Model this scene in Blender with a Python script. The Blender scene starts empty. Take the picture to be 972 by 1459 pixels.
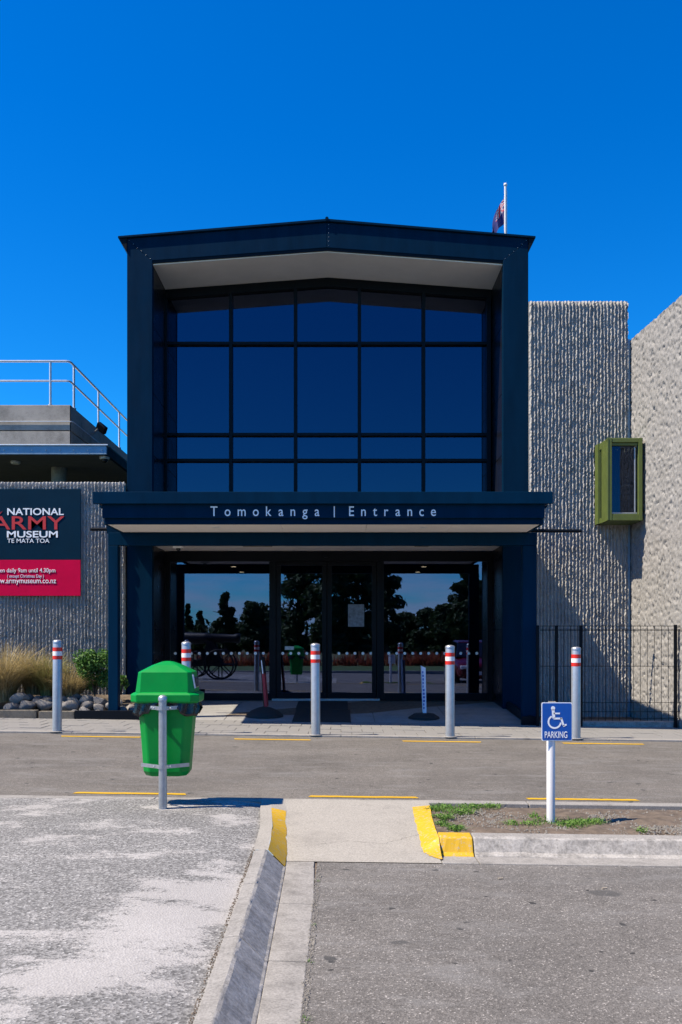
import bpy, bmesh, math, random
import numpy as np
from mathutils import Vector, Matrix
random.seed(7); RNG = np.random.RandomState(7)
S = bpy.context.scene
COL = S.collection
R = math.radians

# ------------------------------------------------------------ camera
F = 1272.0; X0 = 486.0; HY = 912.0; EYE = 1.3
cd = bpy.data.cameras.new('camera'); cam = bpy.data.objects.new('camera', cd); COL.objects.link(cam)
cam.location = (0, 0, EYE); cam.rotation_euler = (R(90), 0, 0)
cd.sensor_fit = 'HORIZONTAL'; cd.sensor_width = 36; cd.lens = 36*F/972
cd.shift_x = 0; cd.shift_y = (HY-729.5)/972
cd.clip_end = 3000; cd.clip_start = .05
S.camera = cam
# ------------------------------------------------------------ sun, sky, exposure
sv = Vector((-.65, -.20, 1)).normalized()            # towards the sun
SUN_EL = math.asin(sv.z); SUN_AZ = math.atan2(sv.x, sv.y)
W = bpy.data.worlds.new('World'); S.world = W; W.use_nodes = True
nt = W.node_tree; nt.nodes.clear()
def N(nt, t, **k):
    n = nt.nodes.new(t)
    for a, b in k.items():
        if a in n.inputs: n.inputs[a].default_value = b
        else: setattr(n, a, b)
    return n
sky = N(nt, 'ShaderNodeTexSky'); sky.sky_type = 'NISHITA'; sky.sun_disc = False
sky.sun_elevation = SUN_EL; sky.sun_rotation = SUN_AZ; sky.air_density = 1.0; sky.dust_density = .1; sky.ozone_density = 3.0
hs = N(nt, 'ShaderNodeHueSaturation', Saturation=1.45, Value=1.0)
nt.links.new(sky.outputs[0], hs.inputs['Color'])
tn = N(nt, 'ShaderNodeMixRGB', blend_type='MULTIPLY'); tn.inputs[0].default_value = 1; tn.inputs[2].default_value = (.22, .94, 1.25, 1); nt.links.new(hs.outputs[0], tn.inputs[1])
tc = N(nt, 'ShaderNodeTexCoord'); sp = N(nt, 'ShaderNodeSeparateXYZ'); nt.links.new(tc.outputs['Generated'], sp.inputs[0])
mp = N(nt, 'ShaderNodeMapping'); mp.inputs['Scale'].default_value = (5, 5, 26); nt.links.new(tc.outputs['Generated'], mp.inputs[0])
cn = N(nt, 'ShaderNodeTexNoise', Scale=1.0, Detail=7.0, Roughness=.55); nt.links.new(mp.outputs[0], cn.inputs['Vector'])
cr = N(nt, 'ShaderNodeValToRGB'); cr.color_ramp.elements[0].position = .38; cr.color_ramp.elements[1].position = .54
nt.links.new(cn.outputs[0], cr.inputs[0])
bd = N(nt, 'ShaderNodeValToRGB'); e = bd.color_ramp.elements; e[0].position = .0; e[0].color = (1, 1, 1, 1); e[1].position = .13; e[1].color = (0, 0, 0, 1)
nt.links.new(sp.outputs['Z'], bd.inputs[0])
mu = N(nt, 'ShaderNodeMath', operation='MULTIPLY'); nt.links.new(cr.outputs[0], mu.inputs[0]); nt.links.new(bd.outputs[0], mu.inputs[1])
mx = N(nt, 'ShaderNodeMixRGB'); nt.links.new(mu.outputs[0], mx.inputs[0]); nt.links.new(tn.outputs[0], mx.inputs[1]); mx.inputs[2].default_value = (5.5, 6.5, 8, 1)
bg = N(nt, 'ShaderNodeBackground', Strength=.09); wo = N(nt, 'ShaderNodeOutputWorld')
nt.links.new(mx.outputs[0], bg.inputs[0]); nt.links.new(bg.outputs[0], wo.inputs[0])
sd = bpy.data.lights.new('sun', 'SUN'); sd.energy = 5.0; sd.angle = R(.5); sd.color = (1, .87, .68)
so = bpy.data.objects.new('sun', sd); COL.objects.link(so); so.rotation_euler = sv.to_track_quat('Z', 'Y').to_euler(); so.location = (-10, -5, 15)
S.view_settings.view_transform = 'Standard'; S.view_settings.look = 'None'; S.view_settings.exposure = 0.82; S.view_settings.gamma = 1

# ------------------------------------------------------------ materials
MATS = {}
def ramp(nt, src, stops):
    r = nt.nodes.new('ShaderNodeValToRGB'); el = r.color_ramp.elements
    while len(el) > 1: el.remove(el[0])
    for i, (p, c) in enumerate(stops):
        q = el[0] if i == 0 else el.new(p)
        q.position = p
        if not isinstance(c, tuple): c = (c, c, c)
        q.color = (*c, 1)
    nt.links.new(src, r.inputs[0]); return r.outputs[0]
def noise(nt, vec, scale, detail=4, rough=.6, sc=None, kind='noise'):
    if sc:
        m = nt.nodes.new('ShaderNodeMapping'); m.inputs['Scale'].default_value = sc; nt.links.new(vec, m.inputs[0]); vec = m.outputs[0]
    if kind == 'voro':
        n = nt.nodes.new('ShaderNodeTexVoronoi'); n.inputs['Scale'].default_value = scale; nt.links.new(vec, n.inputs['Vector']); return n
    n = nt.nodes.new('ShaderNodeTexNoise'); n.inputs['Scale'].default_value = scale; n.inputs['Detail'].default_value = detail
    n.inputs['Roughness'].default_value = rough; nt.links.new(vec, n.inputs['Vector']); return n.outputs[0]
def mixc(nt, fac, a, b, mode='MIX'):
    m = nt.nodes.new('ShaderNodeMixRGB'); m.blend_type = mode
    for i, v in ((0, fac), (1, a), (2, b)):
        if hasattr(v, 'is_linked'): nt.links.new(v, m.inputs[i])
        elif i == 0: m.inputs[0].default_value = v
        else: m.inputs[i].default_value = (*v, 1)
    return m.outputs[0]
def base(name, rough=.6, metal=0, spec=.5):
    m = bpy.data.materials.new(name); m.use_nodes = True; nt = m.node_tree; b = nt.nodes['Principled BSDF']
    b.inputs['Roughness'].default_value = rough; b.inputs['Metallic'].default_value = metal; b.inputs['Specular IOR Level'].default_value = spec
    c = nt.nodes.new('ShaderNodeTexCoord'); MATS[name] = m
    return m, nt, b, c.outputs['Object']
def bump(nt, b, src, strength, dist):
    n = nt.nodes.new('ShaderNodeBump'); n.inputs['Strength'].default_value = strength; n.inputs['Distance'].default_value = dist
    nt.links.new(src, n.inputs['Height'])
    if b.inputs['Normal'].is_linked: nt.links.new(b.inputs['Normal'].links[0].from_socket, n.inputs['Normal'])
    nt.links.new(n.outputs[0], b.inputs['Normal'])
def mat(name, c, rough=.6, metal=0, var=.15, vs=6, bmp=0, bs=80, spec=.5, spot=0, sc=None):
    """plain surface: colour with soft dirt variation, fine relief"""
    if name in MATS: return MATS[name]
    m, nt, b, co = base(name, rough, metal, spec)
    lo = tuple(x*(1-var) for x in c); hi = tuple(min(1, x*(1+var)) for x in c)
    col = ramp(nt, noise(nt, co, vs, 6, .65, sc), [(.3, lo), (.7, hi)])
    nt.links.new(col, b.inputs['Base Color'])
    rr = ramp(nt, noise(nt, co, vs*1.7, 4, .6), [(.3, max(.02, rough*.85)), (.7, min(1, rough*1.15))]); nt.links.new(rr, b.inputs['Roughness'])
    if bmp: bump(nt, b, noise(nt, co, bs, 4, .6), bmp, .004)
    return m
def asphalt(name, c, lite, dens=.62, warm=(1, .97, .93), stains=()):
    m, nt, b, co = base(name, .85, 0, .3)
    v = noise(nt, co, 150, kind='voro')
    g = ramp(nt, v.outputs['Color'], [(0, c*.55), (.55, c), (dens+.2, c*1.25), (.97, lite)])
    big = ramp(nt, noise(nt, co, .9, 5, .6), [(.3, .76), (.72, 1.14)])
    md = ramp(nt, noise(nt, co, 14, 5, .7), [(.3, .86), (.7, 1.1)])
    col = mixc(nt, 1, g, big, 'MULTIPLY'); col = mixc(nt, 1, col, md, 'MULTIPLY'); col = mixc(nt, 1, col, warm, 'MULTIPLY')
    sp2 = ramp(nt, noise(nt, co, 9, 2, .5), [(.70, 0.), (.73, 1.)])
    col = mixc(nt, sp2, col, (c*.25,)*3)
    tr = ramp(nt, noise(nt, co, 2.6, 9, .8, (.5, 1.4, 1)), [(.50, 0.), (.66, .38)]); col = mixc(nt, tr, col, (c*1.75,)*3)
    for (sx, sy, rx, ry) in stains:
        mp = nt.nodes.new('ShaderNodeMapping'); mp.vector_type = 'TEXTURE'; mp.inputs['Location'].default_value = (sx, sy, 0); mp.inputs['Scale'].default_value = (rx, ry, 1)
        ad = nt.nodes.new('ShaderNodeVectorMath'); ad.operation = 'ADD'; nz = nt.nodes.new('ShaderNodeTexNoise'); nz.inputs['Scale'].default_value = 22; nt.links.new(co, nz.inputs['Vector'])
        sc_ = nt.nodes.new('ShaderNodeVectorMath'); sc_.operation = 'SCALE'; sc_.inputs['Scale'].default_value = .06; nt.links.new(nz.outputs['Color'], sc_.inputs[0])
        nt.links.new(co, ad.inputs[0]); nt.links.new(sc_.outputs[0], ad.inputs[1]); nt.links.new(ad.outputs[0], mp.inputs[0])
        fl = nt.nodes.new('ShaderNodeVectorMath'); fl.operation = 'MULTIPLY'; fl.inputs[1].default_value = (1, 1, 0); nt.links.new(mp.outputs[0], fl.inputs[0])
        ln = nt.nodes.new('ShaderNodeVectorMath'); ln.operation = 'LENGTH'; nt.links.new(fl.outputs[0], ln.inputs[0])
        col = mixc(nt, ramp(nt, ln.outputs['Value'], [(.7, .75), (1.0, 0.)]), col, (c*.45,)*3)
    nt.links.new(col, b.inputs['Base Color'])
    bump(nt, b, v.outputs['Distance'], .5, .004)
    return m
asphalt('road_asphalt', .135, .30, .6, (1, .93, .85))
asphalt('parking_asphalt', .14, .42, .6, (1, .95, .90), stains=[(1.52, 5.07, .11, .07), (.35, 3.3, .05, .02), (.31, 4.2, .06, .03)])
def concrete(name, c, dirt, rough=.85, vs=5, dk=.55, grain=90, warm=(1, .965, .92), bs=.3, stain=.35):
    m, nt, b, co = base(name, rough, 0, .3)
    c *= .68; big = noise(nt, co, vs, 8, .7); fine = noise(nt, co, grain, 3, .7)
    col = ramp(nt, big, [(.28, c*dk), (.28+dirt*.35, c*.9), (.75, c*1.08)])
    col = mixc(nt, 1, col, ramp(nt, fine, [(.3, .72), (.7, 1.2)]), 'MULTIPLY'); col = mixc(nt, 1, col, warm, 'MULTIPLY')
    pit = noise(nt, co, 70, 2, .5); col = mixc(nt, ramp(nt, pit, [(.66, 0.), (.70, .55)]), col, (c*.35,)*3)
    st = noise(nt, co, 3.2, 9, .85); col = mixc(nt, ramp(nt, st, [(.52, 0.), (.62, stain)]), col, (c*.42, c*.40, c*.36))
    nt.links.new(col, b.inputs['Base Color']); bump(nt, b, fine, bs, .004)
    return m
concrete('kerb_concrete', .42, .5)
concrete('kerb_face_dirty', .58, .8, vs=11, dk=.4, grain=60)
concrete('ramp_concrete', .54, .8, vs=3.2, dk=.66, warm=(1, .95, .86))
concrete('gutter_concrete', .44, .6, vs=6)
concrete('slab_concrete', .42, .5, vs=3, dk=.8, warm=(1, 1, 1))
concrete('parapet_concrete', .62, .6, vs=2.2, dk=.5, warm=(1, .92, .82))
concrete('paver_concrete', .34, .4, vs=4, dk=.75, warm=(1, .99, .98))
concrete('ribbed_concrete', .58, .5, vs=5, dk=.65, grain=150, warm=(1, .98, .96), bs=.6)
concrete('rough_concrete', .46, .4, vs=26, dk=.45, grain=60, warm=(1, .98, .97), bs=.6)
concrete('timber_weathered', .24, .5, vs=6, dk=.5, warm=(1, .9, .74))
def footpath_mat():
    m, nt, b, co = base('footpath_surface', .9, 0, .25)
    v = noise(nt, co, 95, kind='voro')
    g = ramp(nt, v.outputs['Color'], [(0, .06), (.45, .165), (.8, .26), (1, .48)])
    big = noise(nt, co, 1.6, 8, .72, (1, 1.8, 1)); med = noise(nt, co, 42, 10, .92, (1, 1.25, 1))
    # pale lichen / salt wear along the trodden diagonal
    mp = nt.nodes.new('ShaderNodeMapping'); mp.vector_type = 'TEXTURE'; mp.inputs['Location'].default_value = (-.72, 4.25, 0); mp.inputs['Rotation'].default_value = (0, 0, R(-22)); mp.inputs['Scale'].default_value = (.52, 1.9, 1)
    nt.links.new(co, mp.inputs[0]); fl = nt.nodes.new('ShaderNodeVectorMath'); fl.operation = 'MULTIPLY'; fl.inputs[1].default_value = (1, 1, 0); nt.links.new(mp.outputs[0], fl.inputs[0])
    ln = nt.nodes.new('ShaderNodeVectorMath'); ln.operation = 'LENGTH'; nt.links.new(fl.outputs[0], ln.inputs[0])
    band = ramp(nt, ln.outputs['Value'], [(.1, .17), (1.0, .0)])
    a = nt.nodes.new('ShaderNodeMath'); a.operation = 'ADD'; nt.links.new(big, a.inputs[0]); nt.links.new(band, a.inputs[1])
    a2 = nt.nodes.new('ShaderNodeMath'); a2.operation = 'MULTIPLY_ADD'; a2.inputs[1].default_value = .85; nt.links.new(med, a2.inputs[0]); nt.links.new(a.outputs[0], a2.inputs[2])
    col = mixc(nt, ramp(nt, a2.outputs[0], [(.985, 0.), (1.15, .36), (1.42, .74)]), g, (.40, .39, .385))
    col = mixc(nt, 1, col, ramp(nt, noise(nt, co, .7, 4, .6), [(.3, .85), (.7, 1.1)]), 'MULTIPLY')
    nt.links.new(col, b.inputs['Base Color']); bump(nt, b, v.outputs['Distance'], .5, .005)
footpath_mat()
def paint_mat(name, c, wear=.62, under=(.3, .29, .27)):
    m, nt, b, co = base(name, .55, 0, .4)
    f = ramp(nt, noise(nt, co, 38, 6, .8), [(wear, 0.), (wear+.07, .9)])
    cc = ramp(nt, noise(nt, co, 9, 4), [(.3, tuple(x*.9 for x in c)), (.7, c)])
    nt.links.new(mixc(nt, f, cc, under), b.inputs['Base Color']); bump(nt, b, noise(nt, co, 120, 3), .2, .003)
paint_mat('yellow_paint', (.58, .345, .012)); paint_mat('yellow_paint_worn', (.56, .34, .012), .54, (.36, .33, .27))
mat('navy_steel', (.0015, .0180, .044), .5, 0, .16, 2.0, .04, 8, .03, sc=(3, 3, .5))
mat('navy_steel_lit', (.0012, .021, .052), .5, 0, .16, 2.0, .04, 8, .03, sc=(3, 3, .5))  # brighter copy of the navy steel, sunlit look put into the colour
mat('black_frame', (.005, .007, .011), .4, 0, .1, 5, spec=.12)
mat('lining_panel', (.008, .009, .014), .30, 0, .15, 2, .02, 3, spec=.15)
mat('soffit_panel', (.84, .79, .74), .7, 0, .05, 2)
mat('steel_galv', (.42, .44, .47), .42, .75, .15, 18, .05, 40)
mat('bollard_steel', (.40, .42, .45), .40, .55, .12, 9, .05, 60)
mat('red_tape', (.62, .02, .012), .4, 0, .1, 10)
mat('white_tape', (.78, .78, .80), .4, 0, .05, 10)
mat('white_paint', (.66, .66, .68), .4, 0, .05, 8)
mat('bin_green', (.0, .24, .038), .42, 0, .10, 4, .06, 30, .22)
def scuff(name, amt):
    m = MATS[name]; nt = m.node_tree; b = nt.nodes['Principled BSDF']; co = [n for n in nt.nodes if n.type == 'TEX_COORD'][0].outputs['Object']
    old = b.inputs['Base Color'].links[0].from_socket
    f = ramp(nt, noise(nt, co, 26, 9, .9, (1, 1, .35)), [(.60, 0.), (.70, amt)])
    nt.links.new(mixc(nt, f, old, (.30, .36, .30)), b.inputs['Base Color'])
scuff('bin_green', .35)
mat('bag_black', (.010, .010, .013), .22, 0, .2, 20, .5, 25)
mat('rubber_black', (.016, .016, .018), .8, 0, .3, 60, .4, 200)
mat('sign_blue', (.004, .085, .40), .35, 0, .08, 4)
mat('sign_navy', (.0015, .022, .045), .6, 0, .1, 3, spec=.06)
mat('sign_crimson', (.62, .001, .055), .6, 0, .08, 3, spec=.08)
mat('sign_red', (.55, .03, .03), .45, 0, .1, 6)
mat('sign_dull_red', (.30, .015, .03), .45, 0, .15, 9)
mat('letter_white', (.88, .90, .92), .45, 0, .03, 5)
mat('letter_pale', (.66, .72, .86), .45, 0, .03, 5)
mat('olive_frame', (.085, .115, .024), .5, 0, .15, 7, .1, 60)
mat('rock_grey', (.15, .145, .145), .85, 0, .45, 9, .6, 30)
mat('rock_pale', (.22, .205, .19), .85, 0, .35, 9, .6, 30)
mat('soil', (.110, .085, .064), .95, 0, .45, 12, .8, 60)
mat('gravel_bit', (.17, .16, .145), .9, 0, .45, 60)
mat('bark', (.09, .065, .045), .95, 0, .3, 8, .6, 20)
mat('dark_interior', (.035, .035, .04), .7, 0, .2, 2)
mat('interior_floor', (.10, .09, .08), .3, 0, .2, 2)
mat('dome_white', (.75, .75, .75), .3)
mat('dome_dark', (.01, .01, .012), .08)
mat('vent_tan', (.36, .31, .24), .7)
mat('cannon_iron', (.012, .012, .013), .5, .2, .3, 12)
mat('car_red', (.10, .004, .010), .22, .1, .05, 3)
mat('tyre', (.015, .015, .016), .85)
mat('lawn', (.045, .085, .018), .95, 0, .35, 3, .6, 60)
mat('field', (.075, .085, .030), .95, 0, .35, .12, .3, 5)
mat('flag_blue', (.010, .014, .13), .8, 0, .1, 3)
mat('flag_red', (.5, .01, .03), .8); mat('flag_white', (.5, .5, .58), .8)
mat('rail_steel', (.62, .66, .70), .38, .45, .08, 9)
mat('fascia_steel', (.24, .36, .48), .5, .2, .15, 4)
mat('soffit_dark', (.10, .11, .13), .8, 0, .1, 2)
mat('notice_grey', (.14, .17, .22), .6, 0, .5, 14)
mat('poster', (.42, .46, .50), .6, 0, .35, 25)
def foliage(name, c1, c2, c3=None, rough=.6):
    m, nt, b, co = base(name, rough, 0, .3)
    g = nt.nodes.new('ShaderNodeNewGeometry')
    st = [(0, c1), (.6, c2)] + ([(1, c3)] if c3 else [])
    nt.links.new(ramp(nt, g.outputs['Random Per Island'], st), b.inputs['Base Color'])
    tr = nt.nodes.new('ShaderNodeBsdfTranslucent'); tr.inputs[0].default_value = (*[x*1.3 for x in c2], 1)
    mxs = nt.nodes.new('ShaderNodeMixShader'); mxs.inputs[0].default_value = .25
    out = nt.nodes['Material Output']; nt.links.new(b.outputs[0], mxs.inputs[1]); nt.links.new(tr.outputs[0], mxs.inputs[2]); nt.links.new(mxs.outputs[0], out.inputs[0])
foliage('leaf_green', (.03, .09, .015), (.07, .17, .03), (.15, .27, .06))
foliage('leaf_dark', (.012, .03, .010), (.03, .06, .018), (.06, .10, .03))
foliage('tussock', (.14, .11, .045), (.34, .27, .13), (.50, .42, .26))
foliage('tussock_green', (.12, .14, .04), (.26, .25, .08), (.42, .38, .18))
foliage('flax_red', (.16, .03, .02), (.28, .07, .04), (.16, .12, .04))
foliage('weed', (.06, .14, .02), (.12, .24, .04), (.20, .32, .08))
def glass(name, fac, tint):
    m = bpy.data.materials.new(name); m.use_nodes = True; nt = m.node_tree; nt.nodes.clear(); MATS[name] = m
    t = N(nt, 'ShaderNodeBsdfTransparent'); t.inputs[0].default_value = (*tint, 1)
    g = N(nt, 'ShaderNodeBsdfGlossy'); g.inputs['Roughness'].default_value = 0; g.inputs[0].default_value = (.5, .62, 1, 1)
    lw = N(nt, 'ShaderNodeFresnel'); lw.inputs['IOR'].default_value = 1.5
    ad = N(nt, 'ShaderNodeMath', operation='ADD'); ad.inputs[1].default_value = fac-.04; ad.use_clamp = True; nt.links.new(lw.outputs[0], ad.inputs[0])
    x = N(nt, 'ShaderNodeMixShader'); nt.links.new(ad.outputs[0], x.inputs[0]); nt.links.new(t.outputs[0], x.inputs[1]); nt.links.new(g.outputs[0], x.inputs[2])
    o = N(nt, 'ShaderNodeOutputMaterial'); nt.links.new(x.outputs[0], o.inputs[0])
glass('glass_upper', .115, (.05, .06, .08)); glass('glass_lower', .20, (.35, .36, .38)); glass('glass_bay', .05, (.45, .5, .5))
def emit(name, c, s):
    m, nt, b, co = base(name); b.inputs['Emission Color'].default_value = (*c, 1); b.inputs['Emission Strength'].default_value = s; b.inputs['Base Color'].default_value = (*c, 1)
emit('lamp_warm', (1, .8, .5), 2.5)

# ------------------------------------------------------------ mesh helpers
class MB:
    def __init__(s): s.v = []; s.f = []
    def add(s, vs, fs):
        n = len(s.v); s.v += [tuple(v) for v in vs]; s.f += [tuple(i+n for i in f) for f in fs]; return s
    def box(s, x0, x1, y0, y1, z0, z1):
        return s.add([(x0,y0,z0),(x1,y0,z0),(x1,y1,z0),(x0,y1,z0),(x0,y0,z1),(x1,y0,z1),(x1,y1,z1),(x0,y1,z1)],
                     [(0,3,2,1),(4,5,6,7),(0,1,5,4),(1,2,6,5),(2,3,7,6),(3,0,4,7)])
    def hexa(s, b, t):      # 4 bottom (ccw), 4 top
        return s.add(list(b)+list(t), [(0,3,2,1),(4,5,6,7),(0,1,5,4),(1,2,6,5),(2,3,7,6),(3,0,4,7)])
    def prism(s, poly, y0, y1):     # polygon in XZ (ccw seen from the front), extruded along Y
        n = len(poly); vs = [(x, y0, z) for x, z in poly]+[(x, y1, z) for x, z in poly]
        return s.add(vs, [tuple(range(n)), tuple(range(2*n-1, n-1, -1))]+[(i, i+n, (i+1) % n+n, (i+1) % n) for i in range(n)])
    def prismx(s, poly, x0, x1):    # polygon in YZ, extruded along X
        n = len(poly); vs = [(x0, y, z) for y, z in poly]+[(x1, y, z) for y, z in poly]
        return s.add(vs, [tuple(range(n-1, -1, -1)), tuple(range(n, 2*n))]+[(i, (i+1) % n, (i+1) % n+n, i+n) for i in range(n)])
    def tube(s, p, q, r0, r1=None, n=12, cap=True):
        r1 = r0 if r1 is None else r1; p = Vector(p); q = Vector(q); d = (q-p).normalized()
        a = d.orthogonal().normalized(); b = d.cross(a)
        vs = []
        for c, r in ((p, r0), (q, r1)):
            for i in range(n): t = 2*math.pi*i/n; vs.append(c+(a*math.cos(t)+b*math.sin(t))*r)
        fs = [(i, (i+1) % n, (i+1) % n+n, i+n) for i in range(n)]
        if cap: fs += [tuple(range(n-1, -1, -1)), tuple(range(n, 2*n))]
        return s.add(vs, fs)
    def path(s, pts, r, n=10):
        pts = [Vector(p) for p in pts]; k = len(pts); vs = []; up = None
        for i, p in enumerate(pts):
            d = (pts[min(i+1, k-1)]-pts[max(i-1, 0)]).normalized()
            a = d.orthogonal().normalized() if up is None else (up-d*up.dot(d)).normalized(); up = a; b = d.cross(a)
            rr = r[i] if isinstance(r, (list, tuple)) else r
            vs += [p+(a*math.cos(2*math.pi*j/n)+b*math.sin(2*math.pi*j/n))*rr for j in range(n)]
        fs = [(i*n+j, i*n+(j+1) % n, (i+1)*n+(j+1) % n, (i+1)*n+j) for i in range(k-1) for j in range(n)]
        fs += [tuple(range(n-1, -1, -1)), tuple(range((k-1)*n, k*n))]
        return s.add(vs, fs)
    def lathe(s, prof, c=(0, 0, 0), n=24, axis='z'):
        vs = []; k = len(prof)
        for r, h in prof:
            for j in range(n):
                t = 2*math.pi*j/n; a, b = r*math.cos(t), r*math.sin(t)
                v = (a, b, h) if axis == 'z' else ((h, a, b) if axis == 'x' else (b, h, a))
                vs.append((v[0]+c[0], v[1]+c[1], v[2]+c[2]))
        fs = [(i*n+j, i*n+(j+1) % n, (i+1)*n+(j+1) % n, (i+1)*n+j) for i in range(k-1) for j in range(n)]
        fs += [tuple(range(n-1, -1, -1)), tuple(range((k-1)*n, k*n))]
        return s.add(vs, fs)
    def mesh(s, name):
        me = bpy.data.meshes.new(name); me.from_pydata(s.v, [], s.f); me.update(); return me
def link(name, me, m, parent=None, smooth=False, bevel=0, seg=2, auto=None):
    o = bpy.data.objects.new(name, me); COL.objects.link(o)
    if m and not me.materials:
        for q in (m if isinstance(m, (list, tuple)) else [m]): me.materials.append(MATS[q])
    if smooth: me.polygons.foreach_set('use_smooth', [True]*len(me.polygons))
    if auto is not None:
        me.polygons.foreach_set('use_smooth', [True]*len(me.polygons))
        bm = bmesh.new(); bm.from_mesh(me)
        for e_ in bm.edges:
            if len(e_.link_faces) == 2 and e_.calc_face_angle(0) > R(auto): e_.smooth = False
        bm.to_mesh(me); bm.free()
    if bevel:
        b = o.modifiers.new('bevel', 'BEVEL'); b.width = bevel; b.segments = seg; b.limit_method = 'ANGLE'; b.angle_limit = R(40)
        b.harden_normals = False
    if parent is not None:
        o.parent = parent
        if parent.get('_w'): o.matrix_parent_inverse = Matrix.Translation(-Vector(parent['_w']))
    return o
def thing(name, label, cat, loc=(0, 0, 0), world=True, group=None, rz=0):
    """Empty at the thing's base; world=True: children are given in world coordinates"""
    o = bpy.data.objects.new(name, None); COL.objects.link(o); o.empty_display_size = .2; o.location = loc; o.rotation_euler.z = rz
    o['label'] = label; o['category'] = cat
    if group: o['group'] = group
    if world: o['_w'] = tuple(loc)
    return o
def tag(o, label, cat, group=None):
    o['label'] = label; o['category'] = cat
    if group: o['group'] = group
    return o
def struct(o, label=None):
    o['kind'] = 'structure'
    if label: o['label'] = label
    return o
def copy_tree(o, parent=None):
    c = o.copy(); COL.objects.link(c)
    if parent is not None: c.parent = parent
    for ch in list(o.children): copy_tree(ch, c)
    return c
def vnoise(x, z, s, seed):
    rs = np.random.RandomState(seed); n = 256; L = rs.rand(n, n)
    u = x/s; v = z/s; i = np.floor(u).astype(int); j = np.floor(v).astype(int); fu = u-i; fv = v-j
    fu = fu*fu*(3-2*fu); fv = fv*fv*(3-2*fv); a = lambda p, q: L[p % n, q % n]
    return (a(i, j)*(1-fu)+a(i+1, j)*fu)*(1-fv)+(a(i, j+1)*(1-fu)+a(i+1, j+1)*fu)*fv
def gridmesh(name, P):          # P: (nu, nv, 3)
    nu, nv = P.shape[:2]; me = bpy.data.meshes.new(name)
    me.vertices.add(nu*nv); me.vertices.foreach_set('co', P.reshape(-1).astype(np.float32))
    a = (np.arange(nu-1)[:, None]*nv+np.arange(nv-1)[None, :]).reshape(-1)
    q = np.stack([a, a+nv, a+nv+1, a+1], 1).reshape(-1); nq = len(a)
    me.loops.add(nq*4); me.loops.foreach_set('vertex_index', q.astype(np.int32))
    me.polygons.add(nq); me.polygons.foreach_set('loop_start', np.arange(0, nq*4, 4, dtype=np.int32)); me.polygons.foreach_set('loop_total', np.full(nq, 4, dtype=np.int32))
    me.update(calc_edges=True); me.validate(); return me
def textmesh(txt, size=1, ext=.01, off=0, sx=1, space=1, shear=0, align='LEFT'):
    cu = bpy.data.curves.new('lettering', 'FONT'); cu.body = txt; cu.size = size; cu.extrude = ext/2; cu.offset = off; cu.space_character = space; cu.shear = shear; cu.align_x = align; cu.resolution_u = 4
    o = bpy.data.objects.new('lettering', cu); COL.objects.link(o)
    dg = bpy.context.evaluated_depsgraph_get(); me = bpy.data.meshes.new_from_object(o.evaluated_get(dg)); COL.objects.unlink(o); bpy.data.objects.remove(o)
    me.materials.clear()
    n = len(me.vertices); c = np.empty(n*3, np.float32); me.vertices.foreach_get('co', c); c = c.reshape(-1, 3)
    c = np.stack([c[:, 0]*sx, -c[:, 2], c[:, 1]], 1); me.vertices.foreach_set('co', c.reshape(-1).copy()); me.update()
    return me, c
def place(me, c, x0=None, x1=None, z0=None, z1=None, y=0):
    """scale a lettering mesh so it fills the given box"""
    mn = c.min(0); mxx = c.max(0); d = c.copy()
    sx = (x1-x0)/(mxx[0]-mn[0]); sz = (z1-z0)/(mxx[2]-mn[2]) if z1 is not None else sx
    d[:, 0] = x0+(c[:, 0]-mn[0])*sx; d[:, 2] = z0+(c[:, 2]-mn[2])*sz; d[:, 1] = y+c[:, 1]
    me.vertices.foreach_set('co', d.reshape(-1).astype(np.float32)); me.update()
TILT = .0134
def g(x, h=0): return h-TILT*max(-9, min(9, x))
def P(px, py, D): return Vector(((px-X0)*D/F, D, EYE+(HY-py)*D/F))
def XX(px, D): return (px-X0)*D/F
def ZZ(py, D): return EYE+(HY-py)*D/F
def sweep(prof, a, b_, along='y', n=26, j=.0012, freeze=()):
    # extrude a cross-section from a to b_ with small chips and waviness
    k = len(prof(a)); vs = []; m_ = MB(); drift = [0.0]*k
    for i in range(n+1):
        t = a+(b_-a)*i/n
        for q, (u, z) in enumerate(prof(t)):
            drift[q] = drift[q]*.6+random.gauss(0, j)*(1 if q not in freeze else 0)
            chip = 0
            u2, z2 = u+drift[q], z+drift[q]*.6+chip
            vs.append((u2, t, g(u2, z2)) if along == 'y' else (t, u2, g(t, z2)))
    fs = [(i*k+q, i*k+(q+1) % k, (i+1)*k+(q+1) % k, (i+1)*k+q) if along == 'y' else (i*k+q, (i+1)*k+q, (i+1)*k+(q+1) % k, i*k+(q+1) % k) for i in range(n) for q in range(k)]
    fs += [tuple(range(k)), tuple(range((n+1)*k-1, n*k-1, -1))]
    m_.add(vs, fs); bm = bmesh.new(); me = m_.mesh('kerb_stone'); bm.from_mesh(me); bmesh.ops.recalc_face_normals(bm, faces=bm.faces); bm.to_mesh(me); bm.free(); return me
def sheet(mb, poly, h=0, thick=.03):     # ground polygon (ccw from above) with tilt; h number or function
    hh = h if callable(h) else (lambda x, y: h)
    n = len(poly); vs = [(x, y, g(x, hh(x, y))) for x, y in poly]+[(x, y, g(x, hh(x, y))-thick) for x, y in poly]
    return mb.add(vs, [tuple(range(n)), tuple(range(2*n-1, n-1, -1))]+[(i, i+n, (i+1) % n+n, (i+1) % n) for i in range(n)])

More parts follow.
